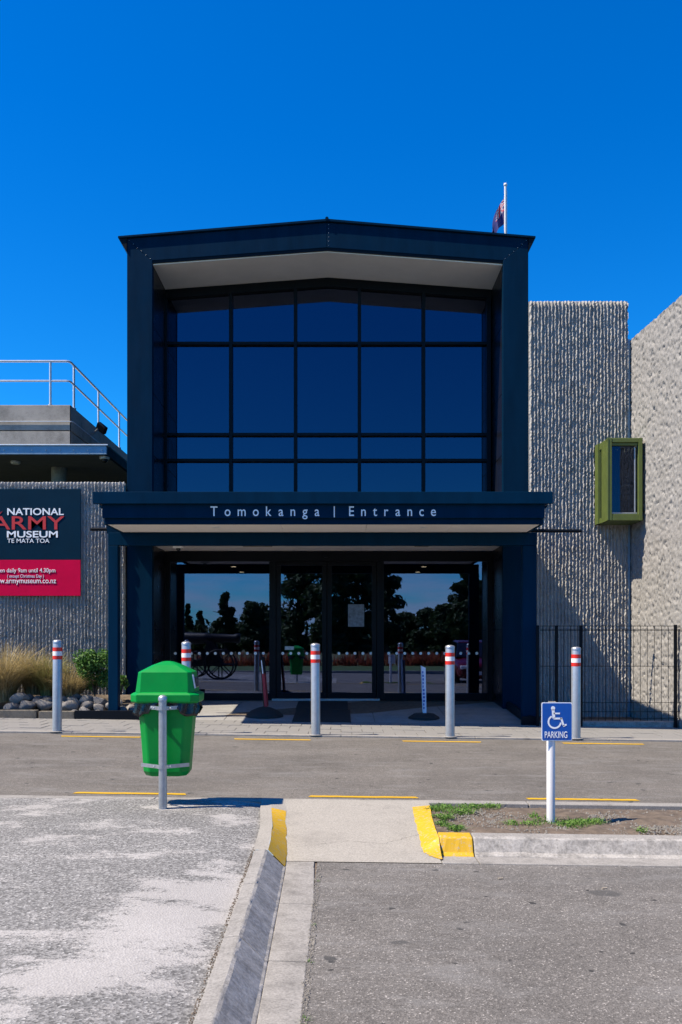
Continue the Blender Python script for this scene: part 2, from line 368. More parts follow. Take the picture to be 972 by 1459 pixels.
# ------------------------------------------------------------ ground, road, car park
mb = MB(); 
for (x0, x1, y0, y1) in ((-900, 900, 14.3, 1500), (-900, 900, -1500, -4.2), (-900, -20, -4.2, 14.3), (20, 900, -4.2, 14.3)):
    mb.add([(x0, y0, -.22), (x1, y0, -.22), (x1, y1, -.22), (x0, y1, -.22)], [(0, 1, 2, 3)])
struct(link('ground', mb.mesh('ground'), 'field'))
Yn, Yf = 7.25, 11.93
def strip(name, x0, x1, y0, y1, h, m, th=.2, nx=2):
    mb = MB(); xs = np.linspace(x0, x1, nx+1)
    for a, b_ in zip(xs[:-1], xs[1:]): pass
    pts = [(x, y0) for x in xs]+[(x, y1) for x in xs[::-1]]
    # a fine row of quads so the cross-fall is followed
    vs = []; fs = []
    for x in xs: vs += [(x, y0, g(x, h)), (x, y1, g(x, h))]
    for i in range(nx): fs.append((2*i, 2*i+2, 2*i+3, 2*i+1))
    mb.add(vs, fs); return struct(link(name, mb.mesh(name), m))
xs_r = (-20, 20)
mb = MB(); vs = []; fs = []
xs = [-20, -9, 9, 20]
def rows(xs, ys, h, m, name):
    vs = [(x, y, g(x, h(x, y) if callable(h) else h)) for y in ys for x in xs]; k = len(xs)
    fs = [(j*k+i, j*k+i+1, (j+1)*k+i+1, (j+1)*k+i) for j in range(len(ys)-1) for i in range(k-1)]
    b_ = MB(); b_.add(vs, fs); return struct(link(name, b_.mesh(name), m))
rows(xs, [Yn, Yf], 0, 'road_asphalt', 'road')
CP = -.11
rows([-.15, 9, 20], [-4.2, 5.66], CP, 'parking_asphalt', 'car_park')
rows([-20, -9, -.15], [-4.2, 1.0], CP-.004, 'parking_asphalt', 'parking_aisle')
# footpath slab on the left, domed gently at its kerb side
vsl = []; ysl = np.linspace(1.0, 7.12, 60); xsl = np.concatenate([np.linspace(-20, -3, 6)[:-1], np.linspace(-3, -.545, 50)])
PG = np.zeros((len(xsl), len(ysl), 3))
def kx(y): return -.418-.0133*(y-3)     # kerb top inner edge
for i, x in enumerate(xsl):
    for j, y in enumerate(ysl):
        x = xsl[i] if xsl[i] < -3 else -3+(xsl[i]+3)/(3-.545)*(3+kx(y)-.093+.03*(y > 5.6))
        PG[i, j] = (x, y, g(x, .0+.012*math.sin(y*1.3+x)*(x > -3)-.03*max(0, min(1, (x+1.15)/.6))**2))
struct(link('footpath', gridmesh('footpath', PG), 'footpath_surface', smooth=True))
# concrete edge strips between road and footpath / verge (joined lengths)
edge = thing('edge_strip', 'pale flush concrete edge strip along the near side of the road', 'kerb', (0, 7.2, 0)); edge['kind'] = 'structure'; del edge['category']
x = -9.0
while x < 9:
    L = 1.5
    a, b_ = x+.004, x+L-.004
    if not (a > -.62 and b_ < .7):
        for (p, q) in ([(a, b_)] if (b_ < -.6 or a > .66) else ([(a, -.62)] if a < -.62 else [])+([(.70, b_)] if b_ > .70 else [])):
            m_ = MB(); sheet(m_, [(p, 7.122), (q, 7.122), (q, Yn-.002), (p, Yn-.002)], .006 if q < 0 else .012, .1)
            link('kerb_stone', m_.mesh('kerb_stone'), 'kerb_concrete', edge, bevel=.006)
    x += L
# ramp
ramp_t = thing('kerb_ramp', 'white concrete kerb ramp with yellow painted sides leading down to the car park', 'ramp', (0, 6.4, 0)); ramp_t['kind'] = 'structure'; del ramp_t['category']
def rz(y): t = max(0, min(1, (y-5.655)/(7.2-5.655))); return CP+.005+(0.006-CP-.005)*t
m_ = MB(); k = 14
ys_ = np.linspace(5.655, Yn, k); vs = []
for y in ys_:
    t = (y-5.655)/(Yn-5.655); xl = -.345-.105*t; xr = .64-.07*t if y < 5.8 else .545+.03*t
    vs += [(xl, y, g(xl, rz(y))), (xr, y, g(xr, rz(y)))]
m_.add(vs, [(2*i, 2*i+1, 2*i+3, 2*i+2) for i in range(k-1)])
link('ramp_slab', m_.mesh('ramp_slab'), 'ramp_concrete', ramp_t)
def wing(name, L, m):   # L rows of (xa, za, xb, zb, y)
    M = []
    for r0, r1 in zip(L[:-1], L[1:]):
        for q in range(5): M.append(tuple(u+(v-u)*q/5 for u, v in zip(r0, r1)))
    M.append(L[-1]); L = [(a+(random.gauss(0, .003) if 'paint' in name else 0), b, c, d, e) if c > 0 else (a, b, c+(random.gauss(0, .003) if 'paint' in name else 0), d, e) for a, b, c, d, e in M]
    m_ = MB(); vs = []
    for (xa, za, xb, zb, y) in L: vs += [(xa, y, g(xa, za)), (xb, y, g(xb, zb))]
    m_.add(vs, [(2*i, 2*i+1, 2*i+3, 2*i+2) for i in range(len(L)-1)]); return link(name, m_.mesh(name), m, ramp_t)
wing('wing_left_edge', [(-.540, .0, -.449, .0, 5.505), (-.56, .004, -.475, .004, 6.2), (-.62, .006, -.535, .006, 6.85), (-.64, .006, -.55, .008, Yn)], 'ramp_concrete').name = 'ramp_kerb_top'
wing('painted_wing', [(-.449, .0, -.345, CP+.008, 5.505), (-.455, .002, -.350, rz(5.75)+.003, 5.75), (-.468, .004, -.366, rz(6.0)+.003, 6.0), (-.495, .004, -.392, rz(6.4)+.003, 6.4), (-.535, .006, -.422, rz(6.85)+.003, 6.85)], 'yellow_paint_worn')
wing('wing_top', [(-.535, .006, -.422, rz(6.85)+.002, 6.85), (-.55, .008, -.45, .006, Yn)], 'ramp_concrete')
wing('painted_wing', [(.63, rz(5.74)+.003, .652, CP+.012, 5.73), (.572, rz(5.8)+.003, .652, CP+.022, 5.80), (.545, rz(5.86)+.003, .652, CP+.045, 5.87), (.54, rz(5.95)+.003, .652, -.005, 5.96), (.545, rz(6.2)+.003, .655, .0, 6.2), (.55, rz(6.6)+.003, .67, .008, 6.6), (.56, rz(7.0)+.003, .70, .010, 7.02)], 'yellow_paint_worn')
wing('wing_top', [(.56, rz(7.02)+.002, .70, .010, 7.02), (.575, .006, .70, .010, Yn)], 'ramp_concrete')
# kerb on the left, running towards the viewer: separate lengths, sloped face, gutter
kl = thing('kerb', 'concrete kerb with dirty sloped face running beside the left footpath', 'kerb', (-.45, 4, 0)); kl['kind'] = 'structure'; del kl['category']
ys_ = [1.0, 1.9, 2.9, 3.9, 4.75, 5.52]
for a, b_ in zip(ys_[:-1], ys_[1:]):
    a += .004; b_ -= .004
    m_ = MB(); prof = lambda y: [(kx(y)-.085, -.006), (kx(y)-.016, .003), (kx(y)-.002, -.006), (kx(y)+.096, CP+.010), (kx(y)+.112, CP+.002), (kx(y)+.112, CP-.1), (kx(y)-.085, CP-.1)]
    me = sweep(prof, a, b_, freeze=(0, 5, 6))
    me.materials.append(MATS['kerb_concrete']); me.materials.append(MATS['kerb_face_dirty'])
    for p in me.polygons:
        if p.normal.x > .4 and abs(p.normal.y) < .5: p.material_index = 1
    link('kerb_stone', me, None, kl, bevel=.006)
    m_ = MB(); sheet(m_, [(kx(a)+.113, a), (-.145, a), (-.165 if b_ > 5 else -.15, b_), (kx(b_)+.113, b_)], lambda x, y: CP+(.006 if x < -.25 else .002), .1)
    link('gutter_slab', m_.mesh('gutter_slab'), 'gutter_concrete', kl, bevel=.004)
# front kerb on the right of the ramp
kr = thing('kerb', 'concrete kerb and channel with stained face below the planted verge', 'kerb', (3, 5.9, 0)); kr['kind'] = 'structure'; del kr['category']
xs_ = [.655, .88, 2.7, 4.6, 6.8, 9.0]
for i, (a, b_) in enumerate(zip(xs_[:-1], xs_[1:])):
    a += .003; b_ -= .003
    cross = lambda x: [(5.86, CP), (5.90, CP+.02), (5.945, -.012), (5.966, -.001), (6.07, .004), (6.07, -.2), (5.86, -.2)]
    me = sweep(cross, a, b_, 'x', 40 if i else 10, .0018, (4, 5, 6))
    for q in (('yellow_paint_worn', 'yellow_paint_worn') if i == 0 else ('kerb_concrete', 'kerb_face_dirty')): me.materials.append(MATS[q])
    for p in me.polygons:
        if p.normal.y < -.4 and abs(p.normal.x) < .5: p.material_index = 1
    link('kerb_stone', me, None, kr, bevel=.008, seg=3)
    m_ = MB(); sheet(m_, [(a if i else .645, 5.655), (b_, 5.655), (b_, 5.857), (a if i else .645, 5.857)], lambda x, y: CP+(.0 if y > 5.7 else .006), .1)
    link('gutter_slab', m_.mesh('gutter_slab'), 'gutter_concrete', kr, bevel=.004)
for q, hz, nm in (([(-.62, 5.4), (.66, 5.4), (.66, 5.9), (-.62, 5.9)], CP-.02, 'bedding'), ([(-.20, 1), (-.10, 1), (-.10, 5.7), (-.20, 5.7)], CP-.006, 'joint_bedding')):
    m_ = MB(); sheet(m_, q, hz, .05); link(nm, m_.mesh(nm), 'soil', kl)
# little joint slab between left gutter and ramp
m_ = MB(); sheet(m_, [(-.352, 5.503), (-.168, 5.503), (-.168, 5.653), (-.352, 5.653)], CP+.004, .1); link('gutter_slab', m_.mesh('gutter_slab'), 'gutter_concrete', kl, bevel=.004)
# verge soil
xs_ = np.linspace(.66, 9, 260); ys_ = np.linspace(6.06, 7.13, 36); A, B = np.meshgrid(xs_, ys_, indexing='ij')
H = -.02+.03*vnoise(A, B, .22, 3)+.016*vnoise(A, B, .06, 4)+.008*vnoise(A, B, .025, 5)-.02
ed = np.clip(np.minimum(B-6.06, 7.13-B)/.12, 0, 1); H = H*ed-.022*(1-ed)
struct(link('verge_soil', gridmesh('verge_soil', np.stack([A, B, H-TILT*A], 2)), 'soil', smooth=True), 'bare brown soil verge between road and car park kerb')
# gravel (uncountable) on the verge
def gravel(name, xr, yr, n, rmin, rmax, h, m, clump=None):
    m_ = MB()
    for _ in range(n):
        if clump and random.random() < .75:
            cx, cy, s1, s2 = random.choice(clump); x = random.gauss(cx, s1); y = random.gauss(cy, s2)
            if not (xr[0] < x < xr[1] and yr[0] < y < yr[1]): continue
        else: x = random.uniform(*xr); y = random.uniform(*yr)
        r = random.uniform(rmin, rmax)*(1 if random.random() < .9 else 1.8); c = Vector((x, y, g(x, h)+r*.2))
        vs = [c+Vector((math.cos(t+_)*r*random.uniform(.7, 1.2), math.sin(t+_)*r*random.uniform(.7, 1.2), -r*.3)) for t in (0, 1.57, 3.14, 4.71)]+[c+Vector((0, 0, r*random.uniform(.4, .8)))]
        m_.add(vs, [(0, 1, 4), (1, 2, 4), (2, 3, 4), (3, 0, 4)])
    o = link(name, m_.mesh(name), m); o['kind'] = 'stuff'; return o
gravel('gravel', (.7, 6), (6.1, 7.1), 3800, .004, .011, -.012, 'gravel_bit', [(1.0, 6.75, .22, .15), (2.3, 6.75, .3, .12), (1.7, 6.3, .6, .08), (2.6, 6.4, .3, .1)])['label'] = 'loose grey gravel scattered over the soil verge'
# loose grit along the joints of the car park
m_ = gravel('grit', (-.155, -.12), (2.6, 5.6), 500, .003, .007, CP+.002, 'gravel_bit'); m_['label'] = 'fine grit in the joint between gutter and car park'
gravel('grit', (-.1, 5), (3.0, 5.65), 260, .002, .005, CP+.001, 'gravel_bit')['label'] = 'scattered grit on the car park asphalt'
gj = gravel('grit', (-.008, .008), (2.6, 5.6), 700, .002, .005, -.006, 'soil')
for v in gj.data.vertices: v.co.x += kx(v.co.y)-.092; v.co.z += .006
gj['label'] = 'dark grit in the joint between footpath and kerb'
# grass & weeds
def tuftmesh(n, spread, h, w, lean=.6, flat=.0, seg=3):
    m_ = MB()
    for _ in range(n):
        a = random.uniform(0, 6.283); rr = spread*math.sqrt(random.random()); x, y = rr*math.cos(a), rr*math.sin(a)
        d = Vector((math.cos(a)+random.gauss(0, .5), math.sin(a)+random.gauss(0, .5), 0)).normalized()
        L = h*random.uniform(.5, 1.1); ln = lean*random.uniform(.3, 1.3); s = Vector((-d.y, d.x, 0)); vs = []
        for i in range(seg+1):
            t = i/seg; p = Vector((x, y, 0))+d*(L*ln*t*t)+Vector((0, 0, L*(t-.45*ln*t*t))); ww = w*(1-t*.85)
            vs += [p-s*ww/2, p+s*ww/2]
        m_.add(vs, [(2*i, 2*i+1, 2*i+3, 2*i+2) for i in range(seg)])
    return m_
def leafclump(n, rx, ry, rz_, size, up=.3, zc=None):
    m_ = MB()
    for _ in range(n):
        while True:
            v = Vector((random.uniform(-1, 1), random.uniform(-1, 1), random.uniform(-1, 1)))
            if .25 < v.length < 1: break
        c = Vector((v.x*rx, v.y*ry, v.z*rz_+(rz_ if zc is None else zc)))
        nrm = (v+Vector((random.gauss(0, .6), random.gauss(0, .6), up+random.gauss(0, .5)))).normalized()
        a = nrm.orthogonal().normalized(); a.rotate(Matrix.Rotation(random.uniform(0, 6.28), 3, nrm)); b_ = nrm.cross(a); s = size*random.uniform(.6, 1.3)
        m_.add([c-a*s, c-b_*s*.45-a*.1*s, c+a*s-nrm*s*.3, c+b_*s*.45-a*.1*s], [(0, 1, 2, 3)])
    return m_
mw = MB()
for (x, y, r, n) in [(.80, 7.0, .10, 70), (.90, 6.85, .13, 110), (1.02, 7.02, .10, 70), (1.18, 7.05, .09, 60), (.76, 6.6, .08, 80), (.72, 6.35, .05, 50), (.80, 6.2, .06, 60), (.72, 6.9, .06, 50),
                     (1.50, 6.52, .10, 50), (1.72, 6.45, .12, 130), (1.62, 6.36, .1, 50), (1.85, 6.5, .08, 50), (1.36, 6.38, .07, 35), (1.22, 6.4, .05, 25), (2.1, 6.22, .04, 18), (2.75, 6.95, .07, 50), (2.6, 6.12, .08, 40), (2.75, 6.1, .05, 30), (1.45, 6.7, .05, 20), (3.4, 6.5, .1, 80)]:
    t_ = tuftmesh(n, r, .055, .007, 1.2, seg=2)
    l_ = leafclump(int(n*1.6), r*1.1, r*.7, .02, .011, zc=.02)
    for q in (t_, l_): mw.add([(v[0]+x, v[1]+y, v[2]+g(x, -.01)) for v in q.v], q.f)
o = link('weeds', mw.mesh('weeds'), 'weed'); o['kind'] = 'stuff'; o['label'] = 'low green weeds growing in the soil verge'
mw = MB()
for y in (2.9, 3.25, 3.3, 3.32, 3.9, 4.4, 5.2): 
    t_ = tuftmesh(10, .012, .02, .004, 1.0, seg=2); mw.add([(v[0]-.135, v[1]+y, v[2]+CP) for v in t_.v], t_.f)
o = link('joint_weeds', mw.mesh('joint_weeds'), 'weed'); o['kind'] = 'stuff'; o['label'] = 'tiny green sprouts in the gutter joint'
def crack(pts, name, label, w=.004, hz=CP+.002):
    P2 = [Vector(pts[0])]
    for p, q in zip(pts[:-1], pts[1:]):
        p, q = Vector(p), Vector(q); k = max(2, int((q-p).length/.035))
        for i in range(1, k+1): P2.append(p+(q-p)*i/k+Vector((random.gauss(0, .006), random.gauss(0, .006))))
    vs = []
    for i, p in enumerate(P2):
        d = (P2[min(i+1, len(P2)-1)]-P2[max(i-1, 0)]).normalized(); n_ = Vector((-d.y, d.x))*w*random.uniform(.3, 1.1)/2
        z = hz(p.x, p.y) if callable(hz) else hz
        vs += [(p.x-n_.x, p.y-n_.y, g(p.x, z)), (p.x+n_.x, p.y+n_.y, g(p.x, z))]
    m_ = MB(); m_.add(vs, [(2*i, 2*i+2, 2*i+3, 2*i+1) for i in range(len(P2)-1)]); o = link(name, m_.mesh(name), 'crack_fill'); struct(o, label)
mat('crack_fill', (.03, .028, .025), .95)
crack([(-.30, 5.95), (.05, 6.1), (.30, 6.05), (.56, 6.3)], 'ramp_crack', 'hairline crack across the concrete ramp', .0025, lambda x, y: rz(y)+.002)
# leaves / cigarette ends on the asphalt
for (px, py, lab) in [(714, 1250, 'pale cigarette end lying on the car park near the kerb, left one'), (862, 1262, 'orange cigarette end lying on the car park, right one')]:
    D = 1272*(EYE-CP)/(py-HY); x = XX(px, D); m_ = MB(); m_.tube((x-.015, D, g(x, CP)+.005), (x+.013, D+.006, g(x, CP)+.005), .0042, n=8)
    tag(link('cigarette_end', m_.mesh('cigarette_end'), 'vent_tan'), lab, 'cigarette end')

# road lines
def dash(px0, px1, py, h, lab, w=.085):
    D = EYE/((py-HY)/F-TILT*((px0+px1)/2-X0)/F); a, b_ = XX(px0, D), XX(px1, D); m_ = MB(); k = 16
    top = []; bot = []
    for i in range(k+1):
        x = a+(b_-a)*i/k; j = random.uniform(-.006, .006)
        bot.append((x+random.uniform(-.01, .01)*(i in (0, k))*3, D-w/2+j)); top.append((x, D+w/2+j))
    vs = [(x, y, g(x, .004)) for x, y in bot]+[(x, y, g(x, .004)) for x, y in top]
    m_.add(vs, [(i, i+1, i+k+2, i+k+1) for i in range(k)])
    o = link('road_marking', m_.mesh('road_marking'), 'yellow_paint'); struct(o, lab)
for a, b_, y, n in [(-155, -40, 1047.5, 'far'), (86, 200, 1050, 'far'), (333, 443, 1054, 'far'), (573, 687, 1057, 'far'), (802, 918, 1060, 'far'), (1030, 1145, 1063, 'far')]:
    dash(a, b_, y, 0, 'yellow line dash on the museum side of the road', .10)
for a, b_, y in [(-230, -60, 1127), (108, 263, 1131), (443, 593, 1136), (750, 907, 1139.5), (1070, 1220, 1144)]:
    dash(a, b_, y, 0, 'yellow line dash on the car park side of the road', .07)

# ------------------------------------------------------------ pavement of pavers, porch slab
pave = thing('pavement', 'grey concrete paver strip between road and museum', 'pavement', (0, 13, 0)); pave['kind'] = 'structure'; del pave['category']
m_ = MB(); sheet(m_, [(-9, Yf+.16), (9, Yf+.16), (9, 14.3), (-9, 14.3)], .0, .1)
link('bedding', m_.mesh('bedding'), 'soil', pave)
x = -9.0
while x < 9:
    m_ = MB(); sheet(m_, [(x+.003, Yf), (x+1.797, Yf), (x+1.797, Yf+.155), (x+.003, Yf+.155)], .022, .1)
    link('kerb_stone', m_.mesh('kerb_stone'), 'kerb_concrete', pave, bevel=.006); x += 1.8
m_ = MB(); pw, pd = .292, .392; m_.box(-pw/2, pw/2, -pd/2, pd/2, -.04, 0); pm = m_.mesh('paver'); pm.materials.append(MATS['paver_concrete'])
ny = 5; y0 = Yf+.16
for j in range(ny):
    for i in range(-19, 20):
        x = i*.3+(.15 if j % 2 else 0); o = bpy.data.objects.new('paver', pm); COL.objects.link(o); o.parent = pave; o.matrix_parent_inverse = Matrix.Translation((0, -13, 0))
        o.location = (x, y0+.2+j*.4, g(x, .012+random.uniform(-.003, .003))); o.rotation_euler = (random.gauss(0, .004), TILT+random.gauss(0, .004), random.gauss(0, .006))
Y1 = y0+ny*.4   # ~14.09
YG = 17.0; FZ = .16
def zf(x, y):
    t = max(0, min(1, (y-Y1)/(YG-Y1))); return (1-t)*g(x, .012)+t*FZ
porch = thing('porch_floor', 'smooth concrete porch floor rising gently to the glass doors', 'floor', (0, 15, 0)); porch['kind'] = 'structure'; del porch['category']
xs_ = np.linspace(-3.05, 2.93, 6); ys_ = [Y1+.002, 15.05, 16.0, YG+.3]
for a, b_ in zip(xs_[:-1], xs_[1:]):
    for c_, d_ in zip(ys_[:-1], ys_[1:]):
        q = [(a+.004, c_+.004), (b_-.004, c_+.004), (b_-.004, d_-.004), (a+.004, d_-.004)]
        m_ = MB(); m_.hexa([(x, y, zf(x, y)-.08) for x, y in q], [(x, y, zf(x, y)) for x, y in q]); link('floor_slab', m_.mesh('floor_slab'), 'slab_concrete', porch, bevel=.004)
m_ = MB(); m_.hexa([(x, y, -.3) for x, y in ((-3.05, Y1), (2.93, Y1), (2.93, YG), (-3.05, YG))], [(x, y, zf(x, y)-.012) for x, y in ((-3.05, Y1), (2.93, Y1), (2.93, YG), (-3.05, YG))]); link('slab_base', m_.mesh('slab_base'), 'soil', porch)
mb = MB(); mb.add([(-20, 14.02, -.03), (-3.1, 14.02, -.02), (-3.1, 15.9, .03), (-20, 15.9, .03)], [(0, 1, 2, 3)])
mb.add([(2.95, 14.09, -.05), (20, 14.09, -.10), (20, 16, -.10), (2.95, 16, -.05)], [(0, 1, 2, 3)]); struct(link('garden_bed', mb.mesh('garden_bed'), 'soil'))

# ------------------------------------------------------------ entrance building
EB = thing('entrance_building', 'dark navy gabled museum entrance with a tall blue reflecting window and porch canopy', 'building', (-.235, 15.8, 0))
YP = 15.8; K = YP/F
xl, xr, xc = XX(181, YP), XX(753, YP), XX(466, YP); il, ir = XX(217, YP), XX(717, YP)
zo, zp = ZZ(340, YP), ZZ(317, YP); zi, zip_ = ZZ(371, YP), ZZ(352.5, YP)
def gable_z(x): return zp-(zp-zo)*abs(x-xc)/(xc-xl)
def in_z(x): return zip_-(zip_-zi)*abs(x-xc)/(xc-il)
# front frame faces
def fpart(name, poly, m='navy_steel', y0=YP, y1=YP+.12, bevel=.006): 
    m_ = MB(); m_.prism(poly, y0, y1); return link(name, m_.mesh(name), m, EB, bevel=bevel)
fpart('facade_post', [(xl, -.1), (il, -.1), (il, zi), (xl, zo-.02)])
fpart('facade_post', [(ir, -.1), (xr, -.1), (xr, zo-.02), (ir, zi)])
fpart('facade_beam', [(il, zi), (xc-.002, zip_), (xc-.002, zp), (xl, zo), (xl, zo-.018)])
fpart('facade_beam', [(xc+.002, zip_), (ir, zi), (xr, zo-.018), (xr, zo), (xc+.002, zp)])
# rivets along mitres and ridge seam
m_ = MB()
for i in range(6):
    t = (i+.5)/6
    for (a, b_) in (((xl, zo), (il, zi)), ((xr, zo), (ir, zi))):
        x, z = a[0]+(b_[0]-a[0])*t, a[1]+(b_[1]-a[1])*t; m_.lathe([(.005, 0), (.005, -.004), (.002, -.005)], (x, YP, z), 6, 'y')
    m_.lathe([(.005, 0), (.005, -.004), (.002, -.005)], (xc+.03, YP, zip_+(zp-zip_)*t), 6, 'y')
link('rivets', m_.mesh('rivets'), 'steel_galv', EB)['kind'] = 'stuff'
# thin lip under the beam, roof with eaves
fpart('beam_lip', [(il+.002, zi-.045), (xc, zip_-.05), (ir-.002, zi-.045), (ir-.002, zi-.004), (xc, zip_-.004), (il+.002, zi-.004)], 'black_frame', YP+.01, YP+.25, 0)
ov = .15
fpart('roof_sheet', [(xl-ov, zo+.0), (xc, zp+.012), (xc, zp+.05), (xl-ov, zo+.03)], 'navy_steel', YP-.04, 26, 0)
fpart('roof_sheet', [(xc, zp+.012), (xr+ov*.8, zo+.0), (xr+ov*.8, zo+.03), (xc, zp+.05)], 'navy_steel', YP-.04, 26, 0)
fpart('gutter', [(xl-ov+.01, zo-.01), (xl-.002, zo-.24), (xl-.002, zo-.002)], 'black_frame', YP-.02, 26, 0)
fpart('gutter', [(xr+.002, zo-.24), (xr+ov*.8-.01, zo-.01), (xr+.002, zo-.002)], 'black_frame', YP-.02, 26, 0)
m_ = MB(); m_.tube((xc, YP-.05, zp+.055), (xc, 26, zp+.055), .03, n=8); link('ridge_cap', m_.mesh('ridge_cap'), 'navy_steel', EB)
# side walls of the block
fpart('side_wall', [(xl, -.2), (xl+.1, -.2), (xl+.1, zo-.02), (xl, zo-.02)], 'navy_steel', YP+.122, 25.9, 0)
fpart('side_wall', [(xr-.1, -.2), (xr, -.2), (xr, zo-.02), (xr-.1, zo-.02)], 'navy_steel', YP+.122, 25.9, 0)
fpart('back_wall', [(xl+.1, -.2), (xr-.1, -.2), (xr-.1, zo), (xc, zp), (xl+.1, zo)], 'navy_steel', 25.7, 25.9, 0)
# recess linings, panelled
LZ = [3.5, 4.6, 5.7, 6.9, zi-.06]
for (a, b_) in ((il-.03, il), (ir, ir+.03)):
    for z0_, z1_ in zip([0.0]+[1.5]+LZ[:-1], [1.49]+[3.49]+[z-.01 for z in LZ[1:]]+[zi-.06]):
        if z1_ <= z0_: continue
        m_ = MB(); m_.box(a, b_, YP+.125, YG-.03, z0_, z1_); link('lining_panel', m_.mesh('lining_panel'), 'lining_panel', EB, bevel=.003)
# upper soffit (two sloping boards)
sf0 = .065
for (a, b_) in ((il+.004, xc), (xc, ir-.004)):
    za, zb = in_z(a)-sf0, in_z(b_)-sf0; dz = .10
    # back edge slightly lower
    m_ = MB(); m_.hexa([(a, YP+.04, za), (b_, YP+.04, zb), (b_, YG, zb), (a, YG, za)], [(a, YP+.04, za+.05), (b_, YP+.04, zb+.05), (b_, YG, zb+.05), (a, YG, za+.05)]); link('soffit_board', m_.mesh('soffit_board'), 'soffit_panel', EB)
# upper window
UW = fpart('upper_window', [(il+.003, in_z(il)-.23), (xc, zip_-.23), (ir-.003, in_z(ir)-.23), (ir-.003, in_z(ir)-.068), (xc, zip_-.068), (il+.003, in_z(il)-.068)], 'black_frame', YG-.06, YG+.06, 0)
mull = [XX(p, YG) for p in (236, 329.3, 421.3, 512.2, 603.4, 696)]
trans = [ZZ(p, YG) for p in (722, 656.5, 619.8, 490.3)]
for i, x in enumerate(mull):
    w = .032 if 0 < i < 5 else .04
    m_ = MB(); m_.box(x-w, x+w, YG-.07, YG+.07, 3.40, in_z(max(il, min(ir, x)))-.20); link('mullion', m_.mesh('mullion'), 'black_frame', UW, bevel=.003)
for z in trans:
    for i in range(5):
        m_ = MB(); m_.box(mull[i]+.033, mull[i+1]-.033, YG-.066, YG+.066, z-.028, z+.028); link('transom', m_.mesh('transom'), 'black_frame', UW, bevel=.003)
for i in range(5):
    zz = trans+[None]
    for j in range(4):
        a, b_ = mull[i]+.03, mull[i+1]-.03; z0_ = trans[j]+.026
        if j < 3: poly = [(a, z0_), (b_, z0_), (b_, trans[j+1]-.026), (a, trans[j+1]-.026)]
        else:
            cl = lambda x: in_z(max(il, min(ir, x)))-.21
            poly = [(a, z0_), (b_, z0_), (b_, cl(b_))]+([(xc, cl(xc))] if a < xc < b_ else [])+[(a, cl(a))]
        m_ = MB(); n = len(poly); yy = YG+.015; t = random.gauss(0, .0012); t2 = random.gauss(0, .0008)
        cx = (a+b_)/2; m_.add([(x, yy+(x-cx)*t+(z-5)*t2, z) for x, z in poly], [tuple(range(n))]); link('pane', m_.mesh('pane'), 'glass_upper', UW)
fpart('upper_room_wall', [(xl+.11, 3.2), (xr-.11, 3.2), (xr-.11, zo-.05), (xl+.11, zo-.05)], 'dark_interior', YG+2.5, YG+2.6, 0)
fpart('upper_floor', [(xl+.11, 3.06), (xr-.11, 3.06), (xr-.11, 3.2), (xl+.11, 3.2)], 'dark_interior', YG+.08, 25, 0)
# lower glazing
LG = fpart('glazed_screen', [(il+.002, ZZ(800, YG)), (ir-.002, ZZ(800, YG)), (ir-.002, 2.985), (il+.002, 2.985)], 'black_frame', YG-.07, YG+.07, .004)
zh = ZZ(800, YG)-.002; zb = FZ+.0
def lbox(name, p0, p1, z0_, z1_, m='black_frame', y0=YG-.06, y1=YG+.06, par=None, bevel=.003):
    m_ = MB(); m_.box(XX(p0, YG), XX(p1, YG), y0, y1, z0_, z1_); return link(name, m_.mesh(name), m, par or LG, bevel=bevel)
lbox('frame_post', 234.5, 243, zb, zh); lbox('frame_post', 384, 393.5, zb, zh); lbox('frame_post', 537, 547, zb, zh); lbox('frame_post', 694, 703, zb, zh)
lbox('frame_rail', 243.3, 383.7, zb, zb+.13); lbox('frame_rail', 547.3, 693.7, zb, zb+.13)
lbox('pane', 243, 384, zb+.12, zh+.01, 'glass_lower', YG-.004, YG+.004, bevel=0); lbox('pane', 547, 694, zb+.12, zh+.01, 'glass_lower', YG-.004, YG+.004, bevel=0)
for (a, b_) in ((394, 465.5), (466.5, 536.5)):
    dr = lbox('glass_door', a, b_, zb+.03, zb+.14, y0=YG-.035, y1=YG+.035, par=EB)
    lbox('door_stile', a, a+6.5, zb+.142, zh-.075, y0=YG-.035, y1=YG+.035, par=dr); lbox('door_stile', b_-6.5, b_, zb+.142, zh-.075, y0=YG-.035, y1=YG+.035, par=dr)
    lbox('door_rail', a, b_, zh-.073, zh, y0=YG-.035, y1=YG+.035, par=dr)
    lbox('pane', a+6, b_-6, zb+.13, zh-.07, 'glass_lower', YG-.004, YG+.004, dr, 0)
lbox('threshold', 388, 541, FZ-.01, FZ+.028, 'steel_galv', YG-.10, YG+.10, EB, .004)
# privacy dots
m_ = MB(); zd = ZZ(931, YG)
for (a, b_, dp) in ((250, 378, 11.4), (403, 457, 11.4), (483, 530, 11.4), (554, 690, 11.4)):
    x = a
    while x < b_: m_.lathe([(.028, 0), (.028, -.003)], (XX(x, YG), YG-.0045, zd), 12, 'y'); x += dp
o = link('safety_dots', m_.mesh('safety_dots'), 'letter_white', LG); o['kind'] = 'stuff'
lbox('notice', 496, 519, ZZ(893, YG), ZZ(861, YG), 'notice_grey', YG-.010, YG-.006, LG, 0); lbox('notice', 648, 686, ZZ(890, YG), ZZ(857, YG), 'dark_interior', YG+.006, YG+.01, LG, 0)
lbox('notice', 406, 419, ZZ(926, YG), ZZ(921, YG), 'poster', YG-.009, YG-.005, LG, 0)
m_ = MB(); m_.box(XX(464, YG)-.03, XX(464, YG)+.05, YG-.13, YG-.07, ZZ(795, YG), ZZ(789, YG)); link('door_sensor', m_.mesh('door_sensor'), 'black_frame', EB, bevel=.01)
